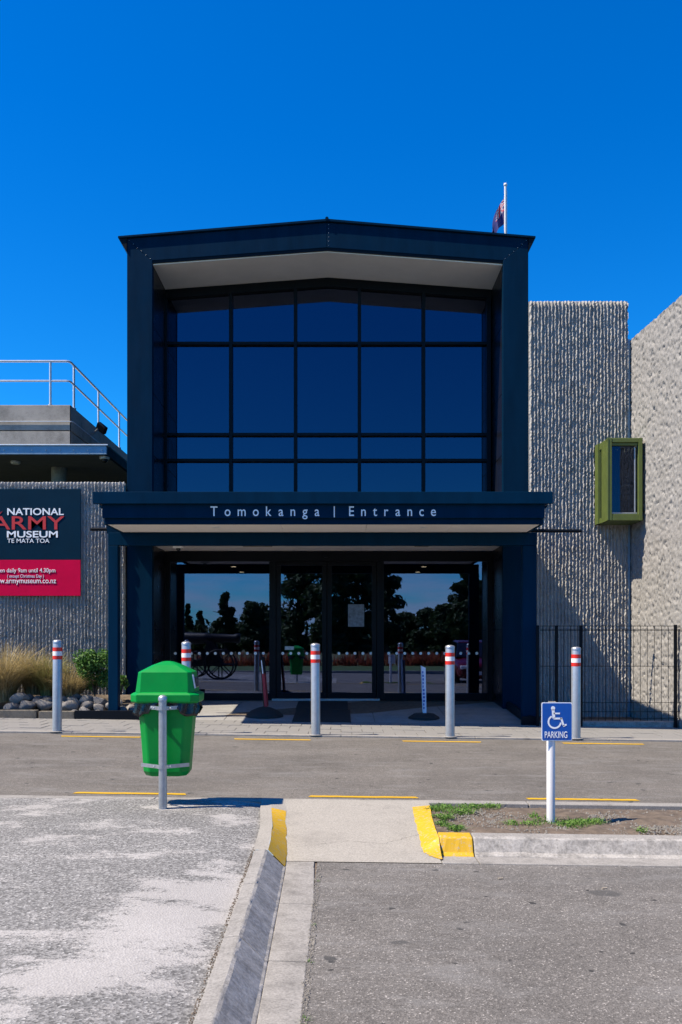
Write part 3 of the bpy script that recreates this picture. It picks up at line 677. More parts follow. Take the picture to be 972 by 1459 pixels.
# foyer
fpart('foyer_wall', [(xl+.11, .1), (xr-.11, .1), (xr-.11, 3.0), (xl+.11, 3.0)], 'dark_interior', 25.4, 25.6, 0)
fpart('foyer_floor', [(xl+.11, .04), (xr-.11, .04), (xr-.11, FZ-.005), (xl+.11, FZ-.005)], 'interior_floor', YG+.31, 25.4, 0)
fpart('foyer_ceiling', [(xl+.11, 2.99), (xr-.11, 2.99), (xr-.11, 3.05), (xl+.11, 3.05)], 'dark_interior', YG+.08, 25.4, 0)
for x, ds in ((-2.44, (18.7, 20.3, 21.9)), (1.88, (18.7, 20.3, 21.9))):
    for d in ds:
        m_ = MB(); m_.lathe([(.075, 0), (.075, -.02), (.06, -.02)], (x, d, 2.989), 16); r_ = link('downlight', m_.mesh('downlight'), 'soffit_panel', EB)
        m_ = MB(); m_.lathe([(.055, 0), (.055, -.006)], (x, d, 2.968), 16); link('lamp_lens', m_.mesh('lamp_lens'), 'lamp_warm', r_)
# canopy
YC = 12.9; YB = 14.0
zs = 2.99; cf = lambda p: XX(p, YC)
cx0, cx1 = cf(132), cf(788)
CN = None
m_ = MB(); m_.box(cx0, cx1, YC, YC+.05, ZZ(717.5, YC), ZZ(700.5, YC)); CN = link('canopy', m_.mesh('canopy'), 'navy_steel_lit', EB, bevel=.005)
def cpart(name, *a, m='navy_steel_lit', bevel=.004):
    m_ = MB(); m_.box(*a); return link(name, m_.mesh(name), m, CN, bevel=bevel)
z1, z2, z3 = ZZ(717.5, YC), ZZ(738, YC+.07), ZZ(745.5, YC+.12)
cpart('fascia_board', cx0+.12, cx1-.10, YC+.07, YC+.12, z2, z1+.03)
cpart('fascia_trim', cx0+.14, cx1-.12, YC+.12, YC+.17, zs-.0, z2+.02, m='navy_steel')
cpart('fascia_cap', cx0, cx1, YC+.052, YC+.35, ZZ(702, YC)-.05, ZZ(700.5, YC)-.003)
cpart('fascia_shadow_gap', cx0+.06, cx1-.05, YC+.055, YC+.30, z1+.002, ZZ(702, YC)-.055, m='black_frame')
cpart('end_fascia', cx0, cx0+.05, YC+.352, YG-1.25, z1, ZZ(700.5, YC)); cpart('end_fascia', cx1-.05, cx1, YC+.352, YG-1.25, z1, ZZ(700.5, YC))
cpart('end_board', cx0+.12, cx0+.17, YC+.175, YP-.03, zs+.0, z1+.01); cpart('end_board', cx1-.15, cx1-.10, YC+.175, YP-.03, zs+.0, z1+.01)
cpart('canopy_roof', cx0+.055, cx1-.055, YC+.36, YP-.02, 3.30, 3.42, m='navy_steel'); cpart('canopy_roof', il+.004, ir-.004, YP-.018, YG-.075, 3.30, 3.42, m='navy_steel')
# soffit boards, 1.2 m wide
sx_ = np.linspace(cx0+.175, cx1-.155, 6)
for a, b_ in zip(sx_[:-1], sx_[1:]):
    cpart('soffit_board', a+.002, b_-.002, YC+.172, YB-.02, zs, zs+.03, m='soffit_panel', bevel=.002)
    cpart('soffit_board', max(a, il)+.002, min(b_, ir)-.002, YB+.14, YG-.075, zs, zs+.03, m='soffit_panel', bevel=.002)
cpart('vent', XX(345, 15.9), XX(387, 15.9), 15.55, 16.1, zs-.012, zs-.001, m='vent_tan'); cpart('vent', XX(592, 15.9), XX(612, 15.9), 15.55, 16.1, zs-.012, zs-.001, m='vent_tan')
for px in (308, 604):
    m_ = MB(); m_.lathe([(.06, 0), (.06, -.008), (.045, -.012)], (XX(px, 13.3), 13.35, zs-.001), 16); link('soffit_light', m_.mesh('soffit_light'), 'dome_white', CN)
m_ = MB(); m_.box(-2.90, -2.74, 15.4, 15.56, zs-.10, zs-.001); link('sensor_box', m_.mesh('sensor_box'), 'dome_white', CN, bevel=.01)
m_ = MB(); m_.lathe([(.04, 0), (.035, -.03), (.01, -.045)], (-2.82, 15.48, zs-.101), 12); link('sensor_dome', m_.mesh('sensor_dome'), 'dome_dark', CN, smooth=True)
# beam + posts
bx0, bx1 = XX(154, YB), XX(765, YB)
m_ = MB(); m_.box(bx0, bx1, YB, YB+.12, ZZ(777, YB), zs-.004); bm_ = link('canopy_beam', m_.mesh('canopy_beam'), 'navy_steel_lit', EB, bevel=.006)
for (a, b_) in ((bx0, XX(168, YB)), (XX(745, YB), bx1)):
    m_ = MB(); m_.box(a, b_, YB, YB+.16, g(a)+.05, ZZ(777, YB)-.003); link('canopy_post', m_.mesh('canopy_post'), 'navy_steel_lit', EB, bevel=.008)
m_ = MB(); m_.box(bx0-.1, bx0+.25, YB+.3, 15.78, zs+.02, zs+.25); link('side_beam', m_.mesh('side_beam'), 'navy_steel', EB)
m_ = MB(); m_.tube((XX(129, 14.4), 14.4, ZZ(754, 14.4)), (XX(829, 14.4), 14.4, ZZ(756.5, 14.4)), .028, n=12); link('steel_rod', m_.mesh('steel_rod'), 'black_frame', EB, auto=40)
# rolled steel plinths at the post feet
for nm, (a, b_) in enumerate(((XX(108, 14), XX(208, 14)), (XX(742, 14), XX(768, 14)))):
    m_ = MB(); m_.box(a, b_, 13.93, 13.99, g((a+b_)/2)-.0, g((a+b_)/2)+.15); link('plinth', m_.mesh('plinth'), 'black_frame', EB, bevel=.006)
m_ = MB(); m_.hexa([(2.93, 13.99, -.1), (2.99, 13.99, -.1), (2.99, 16.9, -.1), (2.93, 16.9, -.1)], [(2.93, 13.99, .12), (2.99, 13.99, .12), (2.99, 16.9, .26), (2.93, 16.9, .26)]); link('plinth', m_.mesh('plinth'), 'black_frame', EB, bevel=.006)
m_ = MB(); m_.hexa([(-3.11, 13.99, -.1), (-3.05, 13.99, -.1), (-3.05, 16.9, -.1), (-3.11, 16.9, -.1)], [(-3.11, 13.99, .16), (-3.05, 13.99, .16), (-3.05, 16.9, .26), (-3.11, 16.9, .26)]); link('plinth', m_.mesh('plinth'), 'black_frame', EB, bevel=.006)
# lettering on the fascia, each letter a sub-part
txt = 'Tomokanga | Entrance'; ms = []
for ch in txt:
    if ch == ' ': ms.append(None); continue
    me, c = textmesh(ch, 1, .02/.2, .006); ms.append((me, c))
sc = (ZZ(720, YC)-ZZ(735, YC))/ (ms[0][1][:, 2].max()-ms[0][1][:, 2].min())*.93
ws = [(.0 if m is None else (m[1][:, 0].max()-m[1][:, 0].min())*sc*.86) for m in ms]
tot = XX(622, YC)-XX(299, YC); ngap = len(txt)-1; gap = (tot-sum(ws))/ngap; x = XX(299, YC); zbase = ZZ(734.2, YC)
for ch, m, w in zip(txt, ms, ws):
    if m is not None:
        me, c = m; d = c.copy(); d[:, 0] = x+(c[:, 0]-c[:, 0].min())*sc*.86; d[:, 2] = zbase+c[:, 2]*sc*(1 if ch != '|' else .85)+(0.02 if ch == '|' else 0); d[:, 1] = YC+.0655+c[:, 1]*.06
        me.vertices.foreach_set('co', d.reshape(-1).astype(np.float32)); me.update(); link('letter', me, 'letter_white', CN)
    x += w+gap

# ------------------------------------------------------------ ribbed walls
def ribbed(x0, x1, z0, z1, y, name, seed, sp=.0615):
    dx = sp/9; xs = np.arange(x0, x1, dx); zs_ = np.arange(z0, z1+.012, .012); A, B = np.meshgrid(xs, zs_, indexing='ij')
    rib = np.floor(A/sp); wob = (vnoise(rib*3.7, B, .09, seed)-.5)*.016+(vnoise(rib*1.7, B, .022, seed+9)-.5)*.014
    u = ((A+wob)/sp) % 1
    prof = np.clip(1.5-np.abs(u-.5)*5.6, 0, 1)
    brk = .40*vnoise(rib*7.3, B, .055, seed+1)+.38*vnoise(rib*5.1+A*9, B, .028, seed+2)+.22*vnoise(A, B, .016, seed+3)
    d = prof**.7*(.036+.030*np.clip(brk*2.4-.65, 0, 1)); 
    d += .004*vnoise(A, B, .03, seed+4)
    top = np.clip((z1-B)/.04, 0, 1); d *= .3+.7*top
    Y = y-d; Pm = np.stack([A, Y, np.minimum(B, z1-.012*vnoise(A, B*0, .03, seed+6))], 2)
    return gridmesh(name, Pm)
RWx1 = XX(896, 15.72); RWz = ZZ(427, 15.72)
RW = thing('ribbed_wall', 'tall broken-rib concrete wall right of the entrance, carrying a green bay window', 'wall', (4.2, 15.8, 0))
link('rib_face', ribbed(xr+.004, RWx1, -.1, RWz, 15.78, 'rib_face', 11), 'ribbed_concrete', RW)['kind'] = 'stuff'
m_ = MB(); m_.box(xr+.004, RWx1, 15.79, 16.1, -.2, RWz-.005); link('wall_core', m_.mesh('wall_core'), 'ribbed_concrete', RW)
m_ = MB(); m_.box(RWx1+.004, RWx1+.05, 15.80, 16.0, -.1, ZZ(486, 15.9)); link('joint_flashing', m_.mesh('joint_flashing'), 'fascia_steel', RW)
LWz = ZZ(686, 15.75)
LW = thing('ribbed_wall', 'low broken-rib concrete wall behind the banner and garden', 'wall', (-6, 15.8, 0))
link('rib_face', ribbed(-6.9, xl-.03, -.05, LWz, 15.78, 'rib_face', 31), 'ribbed_concrete', LW)['kind'] = 'stuff'
m_ = MB(); m_.box(-12, xl-.03, 15.79, 16.05, -.2, LWz-.02); link('wall_core', m_.mesh('wall_core'), 'ribbed_concrete', LW)
# rough side wall, coming forward on the right
SW = thing('rough_concrete_wall', 'pale hammered concrete wall at the right edge of the picture', 'wall', (5.3, 14.5, 0))
pa, pb = Vector((5.125, 15.9)), Vector((5.262, 13.55)); SWz = ZZ(483, 15.75)
nu, nv = 150, 320; U, V = np.meshgrid(np.linspace(0, 1, nu), np.linspace(-.1, SWz, nv), indexing='ij')
d_ = .5*vnoise(U*2.35, V, .06, 41)+.3*vnoise(U*2.35, V, .03, 42)+.2*vnoise(U*2.35, V, .015, 43)
hole = np.clip((vnoise(U*2.35, V, .045, 44)-.72)/.1, 0, 1)
d_ = d_*.034-.022*hole
link('rough_face', gridmesh('rough_face', np.stack([pa.x+(pb.x-pa.x)*U-d_+.01, pa.y+(pb.y-pa.y)*U, V], 2)), 'rough_concrete', SW)['kind'] = 'stuff'
m_ = MB(); m_.hexa([(5.145, 15.9, -.2), (5.28, 13.5, -.2), (9.5, 13.5, -.2), (9.5, 15.9, -.2)], [(5.145, 15.9, SWz-.01), (5.28, 13.5, SWz-.01), (9.5, 13.5, SWz-.01), (9.5, 15.9, SWz-.01)]); link('wall_core', m_.mesh('wall_core'), 'rough_concrete', SW)
m_ = MB(); m_.box(5.245, 5.285, 13.60, 13.66, -.1, SWz+.0); link('corner_strip', m_.mesh('corner_strip'), 'kerb_concrete', SW, bevel=.004)
# ------------------------------------------------------------ bay window in the corner
bw0, bw1 = ZZ(748, 15.7), ZZ(634.5, 15.7); YFb = 15.12; bxl = XX(849, 15.7)+.02; bxf = XX(871, YFb); bxr = 5.115
BW = None
def bpart(name, *a, m='olive_frame', par=None, bevel=.006):
    m_ = MB(); m_.box(*a); return link(name, m_.mesh(name), m, par, bevel=bevel)
BW = bpart('bay_window', bxf-.06, bxr, YFb, 15.72, bw1-.06, bw1, par=RW)
m_ = MB(); m_.hexa([(bxf-.06, YFb, bw0), (bxr, YFb, bw0), (bxr, 15.72, bw0), (bxl, 15.72, bw0)], [(bxf-.06, YFb, bw0+.07), (bxr, YFb, bw0+.07), (bxr, 15.72, bw0+.07), (bxl, 15.72, bw0+.07)]); link('sill', m_.mesh('sill'), 'olive_frame', BW, bevel=.005)
bpart('frame_post', bxf-.06, bxf+.012, YFb-.012, YFb+.06, bw0, bw1, par=BW); bpart('frame_post', bxf-.068, bxf-.045, YFb-.02, YFb-.002, bw0, bw1, par=BW)
bpart('frame_post', bxr-.075, bxr-.01, YFb-.012, YFb+.06, bw0, bw1, par=BW)
bpart('frame_rail', bxf+.014, bxr-.077, YFb-.006, YFb+.05, bw1-.075, bw1-.003, par=BW); bpart('frame_rail', bxf+.014, bxr-.077, YFb+.02, YFb+.055, bw1-.125, bw1-.077, par=BW)
bpart('frame_rail', bxf+.014, bxr-.077, YFb-.006, YFb+.05, bw0+.003, bw0+.11, par=BW)
bpart('glazing_bar', bxf+.014, bxr-.077, YFb+.05, YFb+.075, bw0+.12, bw0+.145, m='steel_galv', par=BW); bpart('glazing_bar', bxr-.13, bxr-.105, YFb+.05, YFb+.075, bw0+.146, bw1-.15, m='steel_galv', par=BW)
bpart('pane', bxf+.014, bxr-.077, YFb+.058, YFb+.064, bw0+.1, bw1-.1, m='glass_bay', par=BW, bevel=0)
def sidepanel(name, t0, t1, off, m, z0_=None, z1_=None):   # pieces along the slanted left cheek
    ax, ay = bxf-.062, YFb+.06; bx_, by_ = bxl, 15.72
    p = Vector((ax+(bx_-ax)*t0, ay+(by_-ay)*t0)); q = Vector((ax+(bx_-ax)*t1, ay+(by_-ay)*t1)); n = Vector((-1, 0))*off; z0_ = z0_ or bw0+.0; z1_ = z1_ or bw1-.004
    m_ = MB(); m_.hexa([(p.x+n.x, p.y, z0_), (p.x+.04, p.y, z0_), (q.x+.04, q.y, z0_), (q.x+n.x, q.y, z0_)], [(p.x+n.x, p.y, z1_), (p.x+.04, p.y, z1_), (q.x+.04, q.y, z1_), (q.x+n.x, q.y, z1_)]); return link(name, m_.mesh(name), m, BW, bevel=.004)
sidepanel('cheek_panel', 0, .5, .0, 'olive_frame'); sidepanel('cheek_panel', .68, 1, .03, 'olive_frame')
sidepanel('cheek_rail', .502, .678, .004, 'olive_frame', bw0+.002, bw0+.09); sidepanel('cheek_rail', .502, .678, .004, 'olive_frame', bw1-.12, bw1-.006)
sidepanel('cheek_blocker', 0, 1, -.036, 'dark_interior')  # added dark sheet, hides the blue sky reflection in the cheek pane
sidepanel('pane', .502, .678, -.02, 'glass_bay', bw0+.092, bw1-.122)
# ------------------------------------------------------------ wire fence on the right
YFn = 13.78; FN = thing('wire_fence', 'black welded wire fence before the ribbed wall at right', 'fence', (4, YFn, 0)); fx0, fx1 = 3.08, 5.9; ftop = ZZ(892, YFn); fbot = ZZ(1029, YFn)
m_ = MB(); m_.tube((0, 0, 0), (0, 0, ftop-fbot-.02), .0038, n=6); wm = m_.mesh('wire'); wm.materials.append(MATS['black_frame'])
x = fx0+.03
while x < fx1:
    o = bpy.data.objects.new('wire', wm); COL.objects.link(o); o.parent = FN; o.matrix_parent_inverse = Matrix.Translation((-4, -YFn, 0)); o.location = (x, YFn, fbot+.02); x += .108
for z in (ftop, ftop-.05, ftop-.07, ftop-.62, fbot+.30, fbot+.16, fbot+.06):
    m_ = MB(); m_.tube((fx0, YFn+.006, z), (5.24, YFn+.006, z), .0048, n=6); m_.tube((5.3, YFn-.3, z), (fx1, YFn-.3, z), .0048, n=6)
    m_ = MB(); m_.tube((fx0, YFn+.006, z), (5.25, YFn+.006, z), .0048, n=6); link('rail', m_.mesh('rail'), 'black_frame', FN)
for px in (767, 794, 829, 964):
    x = XX(px, YFn); m_ = MB(); m_.box(x-.022, x+.022, YFn+.02, YFn+.06, -.15, ftop+.02-(.0 if px > 900 else .01)); link('post', m_.mesh('post'), 'black_frame', FN, bevel=.004)
m_ = MB(); m_.box(3.1, 5.22, YFn+.07, YFn+.30, -.2, .03); o = link('low_wall', m_.mesh('low_wall'), 'kerb_face_dirty', bevel=.01); tag(o, 'low stained concrete footing under the black wire fence', 'footing')

# ------------------------------------------------------------ banner sign
YS = 15.685; BS = thing('banner_sign', 'navy and crimson museum name banner on the ribbed wall', 'sign', (-5.5, YS, 2.1)); sx0, sx1 = XX(-40, YS), XX(115, YS)
m_ = MB(); m_.box(sx0, sx1, YS, YS+.03, ZZ(797.5, YS), ZZ(696.5, YS)); link('panel', m_.mesh('panel'), 'sign_navy', BS, bevel=.004)
m_ = MB(); m_.box(sx0, sx1-.004, YS+.001, YS+.03, ZZ(849, YS), ZZ(797.5, YS)-.001); link('lower_panel', m_.mesh('lower_panel'), 'sign_crimson', BS, bevel=.004)
def words(t, p0, p1, py0, py1, m, off=0, sp_=1, z1=True, shear=0):
    me, c = textmesh(t, .2, .006, off, space=sp_, shear=shear); place(me, c, XX(p0, YS), XX(p1, YS), ZZ(py1, YS), ZZ(py0, YS) if z1 else None, YS-.004); link('lettering', me, m, BS)
words('NATIONAL', 10.5, 91, 724, 734, 'letter_white', .003); words('ARMY', -12, 92, 735.5, 754.5, 'sign_red', .0015)
words('MUSEUM', 10, 82.5, 756.5, 766, 'letter_white', .0035); words('TE MATA TOA', 10.5, 70.5, 767.5, 773.5, 'letter_white', .001)
words('Open daily 9am until 4.30pm', -10, 79, 809.5, 817.5, 'letter_white'); words('( except Christmas Day )', 10.5, 62.5, 818.5, 824.5, 'letter_pale'); words('www.armymuseum.co.nz', -13, 80, 826, 833.5, 'letter_white', .0005)
m_ = MB()   # the slanting stroke over the A
m_.hexa([(XX(-12, YS), YS-.006, ZZ(742, YS)), (XX(-2, YS), YS-.006, ZZ(735, YS)), (XX(-2, YS), YS-.002, ZZ(735, YS)), (XX(-12, YS), YS-.002, ZZ(742, YS))], [(XX(-10, YS), YS-.006, ZZ(738, YS)), (XX(4, YS), YS-.006, ZZ(728, YS)), (XX(4, YS), YS-.002, ZZ(728, YS)), (XX(-10, YS), YS-.002, ZZ(738, YS))]); link('emblem', m_.mesh('emblem'), 'sign_red', BS)

# ------------------------------------------------------------ museum building at left
MBd = thing('museum_building', 'concrete museum wing with roof railing left of the entrance', 'building', (-8, 20, 0))
YD = 19.0; pxr = XX(100.5, YD); zt = ZZ(577, YD)
def mpart(name, *a, m='parapet_concrete', par=None, bevel=.01):
    m_ = MB(); m_.box(*a); return link(name, m_.mesh(name), m, par or MBd, bevel=bevel)
mpart('parapet', -16, pxr, YD, 27, ZZ(613, YD), zt); mpart('parapet_base', -16, pxr-.003, YD+.003, 26.99, ZZ(640, YD), ZZ(613, YD)-.02)
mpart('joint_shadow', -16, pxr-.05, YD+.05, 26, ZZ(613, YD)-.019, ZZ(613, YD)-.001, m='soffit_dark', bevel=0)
mpart('joint_strip', pxr-.012, pxr+.006, YD-.008, YD+.012, ZZ(634, YD), zt-.01, m='black_frame', bevel=0)
zr = ZZ(601, YD); m_ = MB(); m_.path([(-16, YD-.024, zr), (pxr-.0, YD-.024, zr), (pxr+.03, YD-.015, zr), (pxr+.06, YD+.05, zr), (pxr+.06, 26, zr)], .011); link('conduit', m_.mesh('conduit'), 'rail_steel', MBd, auto=50)
Yq = 17.9; fxr = XX(152, Yq); fz0, fz1 = ZZ(647.5, Yq), ZZ(635, Yq)
mpart('roof_fascia', -16, fxr, Yq, Yq+.06, fz0, fz1, m='fascia_steel'); mpart('roof_fascia', fxr-.06, fxr, Yq+.062, 27, fz0, fz1, m='navy_steel')
mpart('flashing', -16, fxr+.03, Yq-.03, Yq+.1, fz1, fz1+.025, m='rail_steel', bevel=.004); mpart('roof_slab', -16, fxr-.062, Yq+.062, 26.9, fz0+.0, fz1-.01, m='soffit_dark', bevel=0)
mpart('verge_trim', fxr-.05, fxr+.0, Yq+.11, 27, fz1+.0, fz1+.04, m='black_frame')
m_ = MB()
x = -9
while x < fxr: m_.lathe([(.015, 0), (.012, -.012)], (x, Yq, (fz0+fz1)/2), 6, 'y'); x += .28
link('fascia_bolts', m_.mesh('fascia_bolts'), 'steel_galv', MBd)['kind'] = 'stuff'
m_ = MB(); m_.lathe([(.16, -.1), (.16, fz0-.002)], (XX(84, 19.3), 19.3, 0), 24); link('column', m_.mesh('column'), 'parapet_concrete', MBd, auto=40)
mpart('facade_wall', -16, XX(178, 21)+.3, 21.5, 21.7, -.2, fz0-.002, m='dark_interior', bevel=0)
wn = mpart('window', XX(3, 21.4), XX(45, 21.4), 21.42, 21.49, ZZ(679, 21.4), ZZ(669, 21.4), m='vent_tan'); 
m_ = MB(); m_.lathe([(.10, 0), (.10, -.03), (.08, -.05)], (XX(22, 18.6), 18.6, fz0-.001), 16); l_ = link('ceiling_lamp', m_.mesh('ceiling_lamp'), 'dome_white', MBd)
m_ = MB(); m_.lathe([(.10, 0), (.10, -.04), (.07, -.05)], (XX(148, 18.1), 18.15, fz0-.001), 16); l_ = link('dome_camera', m_.mesh('dome_camera'), 'dome_white', MBd, auto=40)
m_ = MB(); m_.lathe([(.068, 0), (.06, -.04), (.03, -.065)], (XX(148, 18.1), 18.15, fz0-.052), 16); link('camera_dome', m_.mesh('camera_dome'), 'dome_dark', l_, smooth=True)
# floodlight on the parapet corner side
c = P(145, 610, 20.2); m_ = MB(); m_.box(-.13, .13, -.05, .05, -.09, .09); me = m_.mesh('floodlight'); fl = link('floodlight', me, 'black_frame', MBd, bevel=.02)
fl.matrix_parent_inverse = Matrix.Translation((8, -20, 0)); fl.location = c; fl.rotation_euler = (R(25), R(38), R(-15))
m_ = MB(); m_.path([(pxr-.02, 20.4, c.z-.12), (pxr+.15, 20.35, c.z-.05), tuple(c+Vector((-.08, 0, -.02)))], .025); link('floodlight_bracket', m_.mesh('floodlight_bracket'), 'steel_galv', MBd)
# railing
RL = None; zr0 = zt+.0; rt = ZZ(514.5, YD+.05); rm = ZZ(542.5, YD+.05); rx = XX(97, YD)
m_ = MB(); m_.path([(-16, YD+.06, rt), (rx-.06, YD+.06, rt), (rx, YD+.08, rt), (rx+.02, YD+.16, rt), (rx+.02, 27, rt)], .024); RL = link('roof_railing', m_.mesh('roof_railing'), 'rail_steel', MBd, auto=50)
m_ = MB(); m_.path([(-16, YD+.06, rm), (rx-.06, YD+.06, rm), (rx, YD+.08, rm), (rx+.02, YD+.16, rm), (rx+.02, 27, rm)], .02); link('mid_rail', m_.mesh('mid_rail'), 'rail_steel', RL, auto=50)
for (x, y) in [(XX(70.5, YD), YD+.06), (XX(70.5, YD)-2.0, YD+.06), (XX(70.5, YD)-4.0, YD+.06)]+[(rx+.02, y) for y in (YD+.35, 21.3, 23.3, 25.3)]:
    m_ = MB(); m_.tube((x, y, zt), (x, y, rt-.02), .024, n=12); m_.lathe([(.05, zt), (.05, zt+.02)], (x, y, 0), 12); link('railing_post', m_.mesh('railing_post'), 'rail_steel', RL, auto=50)

# ------------------------------------------------------------ flagpole with flag
YFl = 24.5; fx = XX(720.3, YFl); FP = thing('flagpole', 'white flagpole rising behind the entrance roof', 'flagpole', (fx, YFl+2, 0))
m_ = MB(); m_.tube((fx, YFl+2, 0), (fx, YFl+2, ZZ(265, YFl+2)), .07, .035, n=14); k2 = (YFl+2)/YFl
FP.location.x = XX(720.3, YFl+2); 
FP['_w'] = (XX(720.3, YFl+2), YFl+2, 0); YFl = YFl+2; fx = XX(720.3, YFl)
m_ = MB(); m_.tube((fx, YFl, 0), (fx, YFl, ZZ(265, YFl)), .07, .035, n=14); link('pole', m_.mesh('pole'), 'white_paint', FP, auto=40)
m_ = MB(); m_.lathe([(.0, 0), (.045, .02), (.055, .06), (.04, .1), (.0, .12)], (fx, YFl, ZZ(266, YFl)), 14); link('finial', m_.mesh('finial'), 'white_paint', FP, smooth=True)
m_ = MB(); m_.tube((fx+.05, YFl, 2), (fx+.045, YFl, ZZ(272, YFl)), .006, n=6); link('halyard', m_.mesh('halyard'), 'white_paint', FP)
# limp flag: hoist along the pole, fly end fallen down-left in folds
nu, nv = 34, 22; PF = np.zeros((nu, nv, 3)); h0 = ZZ(283, YFl)
for i in range(nu):
    for j in range(nv):
        u = i/(nu-1); v = j/(nv-1)         # u along fly, v down the hoist
        x = fx-.03-.56*u**.8*(1-.25*(1-v)*u)+.05*math.sin(9*u+3*v)*u; z = h0-.78*v-1.05*u*(.75+.25*(1-v))+.04*math.sin(7*v+6*u)
        y = YFl+.13*math.sin(11*u+2*v)*min(1, u*4)*(.5+.5*v)
        PF[i, j] = (x, y, z)
me = gridmesh('flag', PF)
for q in ('flag_blue', 'flag_white', 'flag_red'): me.materials.append(MATS[q])
for p in me.polygons:
    i, j = divmod(p.index, nv-1); u = (i+.5)/(nu-1); v = (j+.5)/(nv-1); mi = 0
    if u < .40 and v < .44:
        a, b_ = u/.40, v/.44; dd = min(abs(a-b_), abs(a+b_-1)); cc = min(abs(a-.5), abs(b_-.5))
        mi = 2 if cc < .09 else 1 if cc < .18 else 2 if dd < .05 else 1 if dd < .14 else 0
    else:
        for (su, sv_) in ((.75, .2), (.66, .45), (.84, .4), (.75, .8)):
            if abs(u-su) < .028 and abs(v-sv_) < .045: mi = 2
    p.material_index = mi
tag(link('flag', me, None, smooth=True), 'limp blue flag with red and white crosses hanging from the pole', 'flag')

# ------------------------------------------------------------ bollards
def bollard():
    r = .062; root = thing('bollard', '', 'bollard', (0, 0, 0), False, 'striped steel bollards along the kerb')
    m_ = MB(); m_.lathe([(r, 0), (r, 1.215), (r-.004, 1.225)], n=28); link('post', m_.mesh('post'), 'bollard_steel', root, auto=40)
    m_ = MB(); m_.lathe([(r+.003, 1.205), (r+.003, 1.228), (r-.006, 1.242), (.02, 1.252)], n=28); link('cap', m_.mesh('cap'), 'steel_galv', root, auto=50)
    for z, h, q in ((1.095, .052, 'red_tape'), (1.035, .058, 'white_tape'), (.985, .048, 'red_tape')):
        m_ = MB(); m_.lathe([(r+.0012, z), (r+.0012, z+h)], n=28); link('red_band' if q == 'red_tape' else 'white_band', m_.mesh('band'), q, root, auto=40)
    m_ = MB(); m_.lathe([(.10, 0), (.10, .006), (.09, .009)], n=20); link('base_collar', m_.mesh('base_collar'), 'kerb_concrete', root, auto=40)
    return root
bl = ['striped steel bollard in front of the dry tussock grass at left', 'striped steel bollard half hidden behind the green litter bin', 'striped steel bollard before the doormats and glass doors',
      'striped steel bollard beside the blue and white leaning panel', 'striped steel bollard behind the blue wheelchair parking sign']
b0 = bollard()
for i, (px, lab) in enumerate(zip((81, 265.5, 450, 641.5, 821), bl)):
    o = b0 if i == 0 else copy_tree(b0); x = XX(px, 11.98); o.location = (x, 11.99, g(x, .02)); o['label'] = lab; o.rotation_euler = (random.gauss(0, .003), random.gauss(0, .003), random.uniform(0, 6))
    o.scale = (1, 1, .985)

# ------------------------------------------------------------ litter bin
D = 6.73; bx, by = XX(232, D), D; bz = g(bx, 0)
BN = thing('litter_bin', 'green plastic litter bin with domed hood clamped to a galvanised post', 'litter bin', (bx, by, bz), False)
pz = F/D
m_ = MB(); m_.lathe([(.031, -.02), (.031, .825), (.035, .826), (.035, .850), (.026, .862), (.01, .868)], n=24); link('post', m_.mesh('post'), 'steel_galv', BN, auto=40)
m_ = MB(); 
for k in range(26):
    t = k/26*6.283; rr = .07+random.uniform(-.015, .02)
    m_.v.append((rr*math.cos(t), rr*math.sin(t), .003))
m_.v.append((0, 0, .012)); m_.f = [(k, (k+1) % 26, 26) for k in range(26)]
link('mortar_patch', m_.mesh('mortar_patch'), 'ramp_concrete', BN)
def octo(hx, hy, ch, z, cy):
    hx *= .935; hy = hx*.68; return [(-hx+ch, cy-hy, z), (hx-ch, cy-hy, z), (hx, cy-hy+ch, z), (hx, cy+hy-ch, z), (hx-ch, cy+hy, z), (-hx+ch, cy+hy, z), (-hx, cy+hy-ch, z), (-hx, cy-hy+ch, z)]
def loft(rings, cap=True, cx=0):
    n = len(rings[0]); m_ = MB(); m_.v = [(x+cx, y, z) for r_ in rings for (x, y, z) in r_]
    m_.f = [(i*n+j, i*n+(j+1) % n, (i+1)*n+(j+1) % n, (i+1)*n+j) for i in range(len(rings)-1) for j in range(n)]
    if cap: m_.f += [tuple(range(n-1, -1, -1)), tuple(range((len(rings)-1)*n, len(rings)*n))]
    return m_
ccy = .036+.185; ox = -.004
z_ = lambda py, dd=.0: EYE-bz-(py-HY)*(D+dd)/F
o = link('body', loft([octo(.165, .165, .05, z_(1108, .07), ccy), octo(.190, .19, .055, z_(1101, .06), ccy), octo(.205, .21, .055, z_(1060), ccy), octo(.232, .232, .06, z_(1004), ccy), octo(.236, .236, .06, z_(996), ccy)], cx=ox).mesh('body'), 'bin_green', BN, bevel=.012, seg=3)
# hood: flared rim, trapezoid hood, pyramid top with rounded apex
lid = link('lid_rim', loft([octo(.262, .262, .05, z_(1003), ccy), octo(.280, .280, .055, z_(1001), ccy), octo(.282, .282, .055, z_(991), ccy), octo(.264, .264, .06, z_(988.5), ccy), octo(.240, .240, .06, z_(987), ccy)], cx=ox).mesh('lid_rim'), 'bin_green', BN, bevel=.005, seg=3)
link('hood', loft([octo(.244, .244, .045, z_(988), ccy), octo(.222, .222, .03, z_(961), ccy), octo(.220, .220, .03, z_(958.5), ccy), octo(.12, .12, .03, z_(948, .12), ccy), octo(.05, .05, .02, z_(943, .18), ccy), octo(.02, .02, .008, z_(942, .19), ccy)], cx=ox).mesh('hood'), 'bin_green', lid, bevel=.003, seg=2)
m_ = MB(); m_.box(ox+.19, ox+.2275, ccy-.06, ccy+.08, z_(982), z_(966)); ob = link('opening', m_.mesh('opening'), 'bag_black', lid, bevel=.008)
